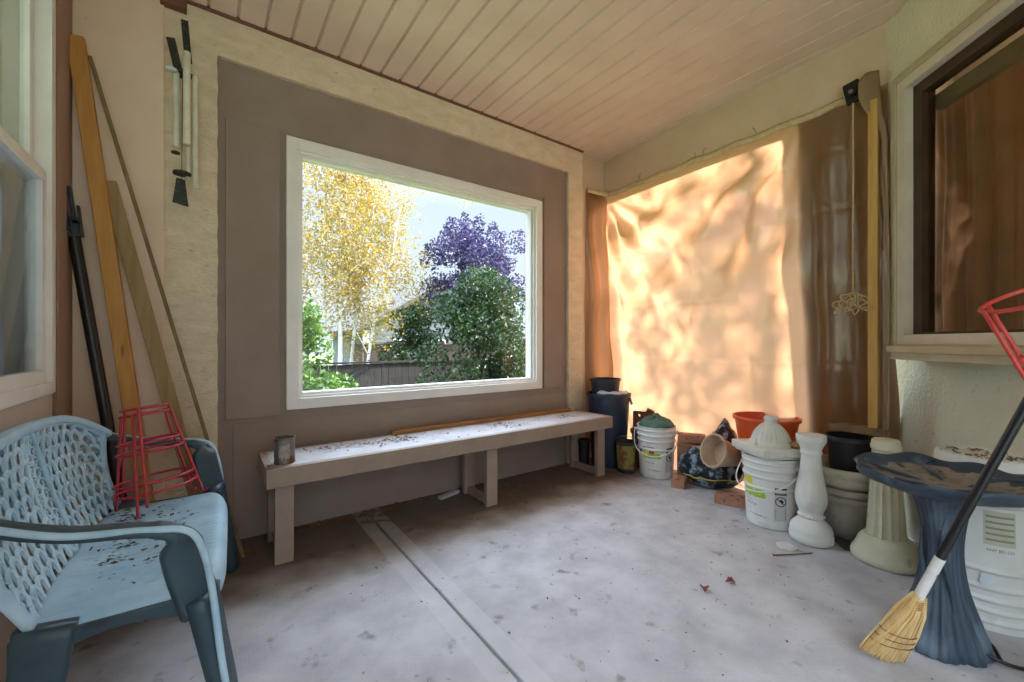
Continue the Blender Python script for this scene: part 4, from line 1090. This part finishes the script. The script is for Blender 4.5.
# dark plastic sack with pale print
t = thing('plastic_sack', 'crumpled dark blue and black plastic sack with a pointed top beside the finial bucket', 'sack', (3.075, -1.085, 0), face(3.0, -1.09))
def sack(u, v):
    a = 2 * pi * u; th = pi * v
    rx = .125; ry = .225
    x = rx * sin(th) ** .7 * cos(a); y = ry * sin(th) ** .7 * sin(a)
    zc = .5 - .5 * cos(th)
    z = .31 * (zc ** .9) * (1 + .15 * sin(a + 1))
    # two gathered corners
    z += .24 * max(0, 1 - sqrt(((y - .085) / .17) ** 2 + ((x + .05) / .10) ** 2)) * sst(.3, .8, zc)
    z += .02 * math.exp(-(((y + .12) / .05) ** 2)) * sst(.4, 1, zc)
    k = 1 + .16 * nz(x * 11, y * 11, z * 11) - .10 * abs(nz(x * 17 + y * 9, z * 17, 3)) + .05 * nz(x * 40, y * 40, z * 40) + .03 * (1 - abs(nz(a * 2.5, z * 9, 7)) * 2)
    return (x * k, y * k, max(0, z + .012 * nz(x * 20, y * 20, 5) * sst(.05, .2, zc)))
g = MB(); g.grid(sack, 110, 60); g.build('sack_skin', mat('sack_plastic', '12161c', '1c242e', rough=.3, spec=.55, scale=4, c3='8fa3b2', c3range=(.50, .64), c3scale=20, bump=.3, bscale=25), t, smooth=True)
def on_sack(a, v, off=.004):
    p = V(sack(a / (2 * pi) % 1, v)); return p + V((p.x, p.y, 0)).normalized() * off
MB().tube([on_sack(lerp(-1.15, 1.0, k / 40), .36 - .05 * sin(k / 40 * pi)) for k in range(41)], .0045, 6).build('yellow_stripe', mat('yellow_print', 'b8a52c', 'cbb93c', rough=.4), t, smooth=True)
# cream pot lying on the sack, mouth towards the room
t = pot('flower_pot', 'cream pot lying on its side in the dark sack with its mouth to the room', 'pot', (3.03, -1.275, .285), .072, .112, .20, mat('cream_pot', 'b59a7e', 'c6ad92', rough=.6, scale=7), .008, .02, inner=.10)
t.rotation_euler = V((-.88, .32, .28)).to_track_quat('Z', 'Y').to_euler()
# orange tub
t = pot('tub', 'orange plastic tub raised on an upturned pot behind the bucket with the white finial', 'tub', (3.045, -1.475, .31), .145, .192, .29, mat('orange_plastic', 'cf4e1c', 'dc5c28', rough=.4, scale=6, spec=.45), .010, .022)
pot('flower_pot', 'upturned dark pot carrying the orange tub behind the finial bucket', 'pot', (3.045, -1.475, .309), .13, .095, .305, M_BLACKPL, .006, .02, rot=(pi, 0, 0))
# baluster
t = thing('baluster', 'white turned baluster standing between the finial bucket and grey planters', 'baluster', (2.70, -1.85, 0), .4)
M_BAL = mat('baluster_white', 'dcdbd2', 'e6e5dd', rough=.6, scale=7, spec=.3, c3='bdbaa8', c3range=(.66, .8))
pr = [(.090, 0), (.102, .010), (.104, .04), (.098, .052), (.101, .062), (.096, .085), (.080, .105), (.062, .122), (.056, .13), (.060, .136), (.061, .146), (.057, .152), (.055, .160), (.060, .176), (.070, .20), (.0755, .225), (.076, .25), (.071, .29), (.061, .345), (.053, .40), (.047, .45), (.046, .478), (.052, .484), (.053, .494), (.048, .50), (.050, .512), (.060, .535), (.068, .55), (.070, .556)]
MB().lathe(pr, 80, fn=lambda a, r_, z: r_ * (1 - .05 * max(0, 1 - abs(((a * 6 / pi) % 2) - 1) * 6)) if .2 < z < .46 else r_).build('shaft', M_BAL, t, smooth=50)
MB().lathe([(.068, .556), (.071, .562), (.071, .584), (.068, .588), (0, .588)], 48).build('top_plate', M_BAL, t, smooth=40)
g = MB()
for k in range(24): g.lathe([(0, -.006), (.006, 0), (0, .006)], 6, (.061 * cos(k * pi / 12), .061 * sin(k * pi / 12), .141))
g.build('bead_ring', M_BAL, t, smooth=True)
# stacked planters
M_PLANT = mat('stone_planter', '9c968c', 'aea89e', rough=.7, scale=8, c3='857f74', c3range=(.6, .78))
M_PLANT2 = mat('beige_planter', 'b0a794', 'c2b9a6', rough=.7, scale=8, c3='938a76', c3range=(.6, .78))
px_, py_ = 2.945, -1.945
t = thing('planter', 'lower grey round planter of the stack behind the white baluster', 'planter', (px_, py_, 0), 0, 'stacked round planters')
MB().lathe([(.105, 0), (.115, .004), (.140, .05), (.160, .12), (.168, .18), (.170, .215), (.178, .222), (.182, .235), (.178, .248), (.170, .255), (.184, .262), (.190, .272), (.190, .288), (.184, .296), (.172, .298), (.165, .29), (.10, .02), (0, .018)], 56).build('planter_body', M_PLANT, t, smooth=50)
t = thing('planter', 'upper beige round planter with thick rolled rim, stacked on the grey planter', 'planter', (px_, py_, .20), 0, 'stacked round planters')
MB().lathe([(.10, .0), (.11, .004), (.15, .08), (.158, .10), (.172, .105), (.184, .125), (.186, .15), (.190, .160), (.200, .172), (.203, .19), (.197, .205), (.185, .208), (.165, .20), (.12, .11), (.10, .09), (0, .09)], 56).build('planter_body', M_PLANT2, t, smooth=50)
t = pot('flower_pot', 'black nursery pot standing in the top planter of the stack', 'pot', (px_ + .01, py_ - .01, .292), .085, .112, .275, M_BLACKPL, .007, .03)
MB().lathe([(0, 0), (.06, .004), (.098, .0), (.1, -.01)], 30, (0, 0, .235), fn=lambda a, r_, z: r_ * (1 + .03 * nz(a * 3, r_ * 30))).build('soil', mat('dry_soil', '4a3826', '5c4832', rough=.95, scale=20), t, smooth=True)
# fluted pedestal
t = thing('fluted_pedestal', 'cream fluted pedestal between the grey planters and the birdbath', 'pedestal', (2.755, -2.155, 0), 0)
M_PED = mat('cream_cast', 'c6c2a6', 'd4d0b6', rough=.75, scale=8, spec=.25, c3='9e9878', c3range=(.62, .78), c3scale=16, bump=.1)
MB().lathe([(.132, 0), (.140, .008), (.142, .03), (.136, .045), (.128, .055), (.126, .062), (.118, .08), (.112, .10), (.104, .112), (.100, .118), (.092, .122), (.090, .13), (0, .13)], 64).build('pedestal_foot', M_PED, t, smooth=50)
MB().lathe([(.086, .125), (.080, .15), (.070, .30), (.062, .45), (.057, .56), (.0, .56)], 120, fn=lambda a, r_, z: r_ * (1 - .17 * abs(sin(a * 7)) ** .7)).build('fluted_shaft', M_PED, t, smooth=50)
MB().lathe([(.050, .555), (.060, .562), (.062, .580), (.058, .588), (.056, .606), (.048, .612), (0, .61)], 48).build('capital', M_PED, t, smooth=45)
o = MB().prism([(-.10, -.035), (.02, -.055), (.11, -.02), (.09, .04), (-.05, .05)], lambda p: (p[0], p[1], .002), lambda p: (p[0], p[1], .016)).build('slate_piece', mat('dark_slate', '4a4c4e', '5e6062', rough=.6, scale=12), bevel=.003, loc=(2.78, -2.0, 0)); o.rotation_euler = (0, 0, .8)
tag(o, 'flat dark slate piece on the floor under the stacked planters', 'slate')

# ------------------------------------------------------------------ birdbath
M_BATH = mat('blue_black_resin', '2e3945', '44525f', rough=.5, scale=6, spec=.4, c3='65747f', c3range=(.56, .72), c3scale=10, bump=.12, bscale=35, stretch=(1, 1, .5))
bhx, bhy = 2.165, -2.435
t = thing('birdbath', 'dark blue birdbath with leaf-shaped basin on a tree-trunk pedestal, in front of the upturned buckets', 'birdbath', (bhx, bhy, 0), face(bhx, bhy))
def trunk(a, r_, z):
    k = 1 + .035 * sin(a * 9 + 2.2 * nz(z * 5, a)) * sst(.60, .3, z) + .03 * sin(a * 27 + z * 7 + 2 * nz(z * 4, 3)) + .05 * nz(cos(a) * 3, sin(a) * 3, z * 6)
    # root flare with four lobes near the floor
    k += .22 * sst(.22, .0, z) * max(0, cos(a * 2 + .6)) ** 1.5
    return r_ * k
pr = [(.0, 0), (.112, 0), (.122, .012)] + [(x, z) for x, z in ((.116, .04), (.110, .07), (.100, .10), (.090, .13), (.081, .16), (.073, .19), (.067, .22), (.061, .26), (.056, .30), (.053, .34), (.053, .38), (.056, .42), (.062, .46), (.070, .50), (.082, .535), (.094, .552), (.097, .560), (0, .564))]
MB().lathe(pr, 110, fn=trunk).build('pedestal', M_BATH, t, smooth=60)
g = MB(); rr = random.Random(9)
for k in range(2):
    a = -.9 + k * 1.1; z0, z1 = rr.uniform(.12, .2), rr.uniform(.36, .52)
    pts = [(lambda z, an: (trunk(an, lerp(.081, .056, (z - .16) / .3) if z < .46 else .064, z) * .99 * cos(an), trunk(an, lerp(.081, .056, (z - .16) / .3) if z < .46 else .064, z) * .99 * sin(an), z))(lerp(z0, z1, j / 12), a + .18 * sin(j * .45 + k)) for j in range(13)]
    g.tube(pts, [.005 * sin(pi * (j + 1.2) / 14) + .002 for j in range(13)], 7)
g.build('vine_relief', M_BATH, t, smooth=True)
def rim_r(a): return 1 + .035 * cos(a * 7 + .4) + .02 * cos(a * 3 + 1)
def rim_z(a): return .006 * cos(a * 9 + .4) + .002 * sin(a * 4)
def basin(prof):
    n_ = 140; g_ = MB(); vs_ = []; fs_ = []
    for r_, z in prof:
        r_ *= 1.05; z = .54 + (z - .57) * .98
        f = r_ / .245
        for k in range(n_):
            a = 2 * pi * k / n_; q_ = r_ * lerp(1, rim_r(a), f ** 3); zz = z + rim_z(a) * f ** 4
            vs_.append((q_ * cos(a), q_ * sin(a), zz))
    for i in range(len(prof) - 1):
        for k in range(n_):
            l = (k + 1) % n_; fs_.append((i * n_ + k, i * n_ + l, (i + 1) * n_ + l, (i + 1) * n_ + k))
    return g_.add(vs_, fs_)
basin([(.02, .572), (.10, .576), (.15, .590), (.20, .612), (.232, .634), (.243, .650), (.240, .660), (.230, .658), (.205, .638), (.165, .618), (.11, .606), (.05, .602), (.002, .601)]).build('basin', M_BATH, t, smooth=60)
g = MB()
def dirt(u, v):
    a = 2 * pi * u; r_ = .205 * v * (1 + .10 * nz(cos(a) * 2, sin(a) * 2))
    return (r_ * cos(a), r_ * sin(a), .581 + .022 * v ** 4 + .006 * nz(r_ * cos(a) * 30, r_ * sin(a) * 30) * (1 - v ** 4) + .01 * (1 - v) * nz(r_ * cos(a) * 9, r_ * sin(a) * 9, 3))
g.grid(dirt, 60, 20); g.build('dirt', mat('grey_dirt', '7c7162', '93887a', rough=.95, scale=14, c3='4a4238', c3range=(.55, .7), c3scale=30), t, smooth=True)
g = MB()
for k in range(5):      # raised lobes of the leaf
    a = .5 + k * 1.2566
    pts = [(lerp(.05, .225, j / 14) * cos(a + .42 * sin(j / 14 * 2.6)), lerp(.05, .225, j / 14) * sin(a + .42 * sin(j / 14 * 2.6)), .576 + .045 * (j / 14) ** 2.2 + .014 * sin(pi * j / 14)) for j in range(15)]
    g.tube(pts, [.004 + .003 * sin(pi * j / 14) for j in range(15)], 7)
g.build('leaf_lobe', M_BATH, t, smooth=True)

# ------------------------------------------------------------------ broom
t = thing('broom', 'straw broom with black handle and white collar leaning on the birdbath', 'broom', (1.862, -2.385, 0))
o0 = V((1.862, -2.385, 0))
Ph, Pt = V((1.884, -2.418, .255)) - o0, V((1.905, -2.665, .985)) - o0
d = (Pt - Ph).normalized()
MB().tube([Ph + d * .15, Pt], .0125, 14).build('handle', mat('black_handle', '141517', '1d1f22', rough=.3, spec=.5), t, smooth=50)
MB().tube([Ph - d * .005, Ph + d * .165], .0142, 14).build('collar', mat('chipped_white_paint', 'd2ccc4', 'dcd8d0', rough=.6, scale=30, c3='6b655e', c3range=(.62, .68), c3scale=20), t, smooth=50)
M_STRAW = mat('straw', 'cfa868', 'e2c48c', rough=.85, scale=30, stretch=(1, 1, .2))
side = V((-.81, .59, 0)); side = (side - d * side.dot(d)).normalized(); thk = d.cross(side)
rr = random.Random(4); g = MB()
tipc = V((-.022, .012, .0))
for k in range(520):
    u, w_ = rr.uniform(-1, 1), rr.uniform(-1, 1) * sqrt(max(0, 1 - .3))
    p0 = Ph + side * (.016 * u) + thk * (.013 * w_) + d * rr.uniform(-.01, .02)
    p1 = Ph - d * .05 + side * (.034 * u) + thk * (.026 * w_)
    p2 = Ph - d * .13 + side * (.056 * u) + thk * (.022 * w_) + side * .002
    dd = rr.uniform(.236, .262) - .022 * u
    p3 = Ph - d * dd + side * (.082 * u + .008 + .012 * nz(k * .31)) + thk * (.016 * w_ + .004 * nz(k * .7, 2))
    if p3.z < .003: p3.z = .003 + rr.random() * .003
    if p2.z < .006: p2.z = .006
    g.tube([p0, p1, p2, p3], [.0018, .0022, .002, .0014], 4, cap=False)
g.build('bristles', M_STRAW, t, kind) if False else g.build('bristles', M_STRAW, t)
for nm, dd, ww, tt in (('stitching', .135, .062, .030), ('stitching', .16, .068, .028), ('stitching', .185, .075, .026)):
    c_ = Ph - d * dd + side * .003
    MB().tube(ellipse(c_, ww, tt, 32, side, thk), .0016, 5, closed=True).build(nm, mat('red_thread', '8a5a3a', rough=.8), t, smooth=True)
g = MB()
for k in range(5): g.tube(ellipse(Ph - d * (.004 + .006 * k), .0185 + .0008 * k, .0165 + .0008 * k, 24, side, thk), .0026, 6, closed=True)
g.build('wire_binding', mat('tan_binding', 'a8834c', 'bb965c', rough=.6), t, smooth=True)
# black iron hook at the lower right edge
g = MB(); g.tube(spline([(0, 0, .008), (.05, .03, .03), (.03, .075, .05), (-.03, .07, .05), (-.05, .02, .035), (-.02, -.04, .02), (.06, -.09, .01), (.15, -.12, .008)], 60), .006, 8)
o = g.build('iron_hook', M_BLACK, smooth=True, loc=(2.19, -2.575, .0)); tag(o, 'curled black iron hook lying on the floor at the lower right edge', 'hook')

# ------------------------------------------------------------------ leaves, twigs and litter
M_LEAF = mat('dry_leaf', '6a4a2c', '8a6238', rough=.85, scale=20); M_LEAFR = mat('red_leaf', '6e2a1c', '8a3e28', rough=.8, scale=20)
def litter(name, label, spots, n, size, m, zf=lambda x, y: 0.0, rr=random.Random(2)):
    g_ = MB()
    for (cx_, cy_, sx, sy), w_ in spots:
        for _ in range(int(n * w_)):
            x, y = rr.gauss(cx_, sx), rr.gauss(cy_, sy)
            z = zf(x, y)
            if z is None: continue
            a = rr.uniform(0, 6.28); L_ = size * rr.uniform(.35, 1.2); W_ = L_ * rr.uniform(.25, .7); ca, sa = cos(a), sin(a)
            pts = [(-L_ / 2, 0, .001), (0, -W_ / 2, rr.uniform(.001, L_ * .3)), (L_ / 2, 0, .001 + rr.random() * L_ * .25), (0, W_ / 2, rr.uniform(.001, L_ * .3))]
            k = len(g_.v); g_.v += [(x + px * ca - py * sa, y + px * sa + py * ca, z + pz + .0012) for px, py, pz in pts]; g_.f += [(k, k + 1, k + 2), (k, k + 2, k + 3)]
    o_ = g_.build(name, m, fix=False); return tag(o_, label, 'leaf litter', kind='stuff')
onb = lambda x, y: .4875 if .24 < x < 2.68 and -.43 < y < -.09 else None
litter('leaf_litter', 'dry leaf crumbs and twigs scattered on the bench top', [((.62, -.16, .10, .05), .2), ((.95, -.2, .09, .06), .28), ((1.75, -.2, .08, .06), .18), ((2.4, -.22, .06, .05), .08), ((1.3, -.25, .6, .08), .2)], 300, .028, M_LEAF, onb)
fl = lambda x, y: .0005 if y < .01 else None
litter('leaf_litter', 'dry leaves and twigs gathered on the floor under the bench against the wall', [((.75, -.06, .22, .05), .45), ((1.75, -.25, .25, .12), .25), ((.3, -.1, .3, .1), .12), ((2.2, -.3, .2, .1), .1)], 420, .04, M_LEAF, fl)
litter('leaf_litter', 'specks of dry leaf strewn over the open concrete floor', [((1.4, -1.3, .6, .5), .7), ((2.2, -1.7, .35, .4), .5)], 160, .014, mat('dark_speck', '4a3a2e', '5c4a3a', rough=.9, scale=20), fl)
def onseat(x, y):
    u = (x + .365) / .41; v = (y - YN) / (YF - YN)
    if not (.02 < u < .80 and .03 < v < .97): return None
    return seat_pt(u * .86 + .0, v)[2] + .004
litter('leaf_litter', 'dark leaf crumbs and dirt caught on the seat of the blue chair', [((-.24, -.75, .05, .12), .5), ((-.15, -.85, .08, .16), .25), ((-.28, -.5, .03, .05), .2), ((-.1, -.6, .1, .12), .1)], 230, .022, mat('dark_litter', '4a3b2c', '66503a', rough=.9, scale=20), onseat)
def dry_leaf(label, loc, s, m, a):
    pts = []
    g_ = MB()
    def fn(u, v):
        w_ = sin(pi * u) ** .8 * .36 * (1 + .25 * cos(u * 19)); y = (v - .5) * 2 * w_
        return ((u - .5) * s, y * s, s * (.10 + .35 * (2 * abs(v - .5)) ** 2 * w_ * 2 + .12 * sin(u * 4)))
    g_.grid(fn, 16, 6); o_ = g_.build('dry_leaf', m, smooth=True, solid=.0008, loc=loc); o_.rotation_euler = (0, 0, a)
    return tag(o_, label, 'leaf', 'dry leaves on the open floor')
dry_leaf('curled red-brown dry leaf lying on the open concrete floor, nearer the bench', (1.775, -1.75, .0), .05, M_LEAFR, .6)
dry_leaf('small dark dry leaf on the open concrete floor, nearer the white baluster', (1.925, -1.79, .0), .042, M_LEAFR, 2.2)
o = MB().tube([(0, 0, 0), (.09, -.06, .002), (.19, -.11, 0)], [.004, .0035, .0025], 7).build('twig', mat('twig', '6e5136', '80603f', rough=.9, scale=30), smooth=True, loc=(2.345, -1.80, .004)); tag(o, 'thin brown twig lying on the floor in front of the white baluster', 'twig')
o = MB().lathe([(0, 0), (.04, 0), (.05, .006), (.034, .016), (0, .018)], 12, fn=lambda a, r_, z: r_ * (1 + .4 * nz(cos(a) * 2, sin(a) * 2))).build('paint_chip', mat('chip_white', 'c4c0b4', 'd4d0c6', rough=.8), loc=(2.50, -1.80, 0)); tag(o, 'crumbled white plaster chip on the floor beside the baluster foot', 'chip')
o = MB().tube([(0, 0, .006), (.05, -.04, .012), (.12, -.05, .006), (.17, -.10, .005)], [.008, .007, .005, .003], 7).build('twig', MATS['twig'], smooth=True, loc=(.74, -.16, 0)); tag(o, 'dry forked twig on the dirty floor under the bench near the floor joint', 'twig')
o = MB().box(-.09, .09, -.02, .02, 0, .022).build('wood_offcut', M_BENCHTOP, bevel=.003, loc=(1.38, -.07, 0)); o.rotation_euler = (0, 0, .3); tag(o, 'short pale wood offcut on the floor behind the middle bench leg', 'offcut')
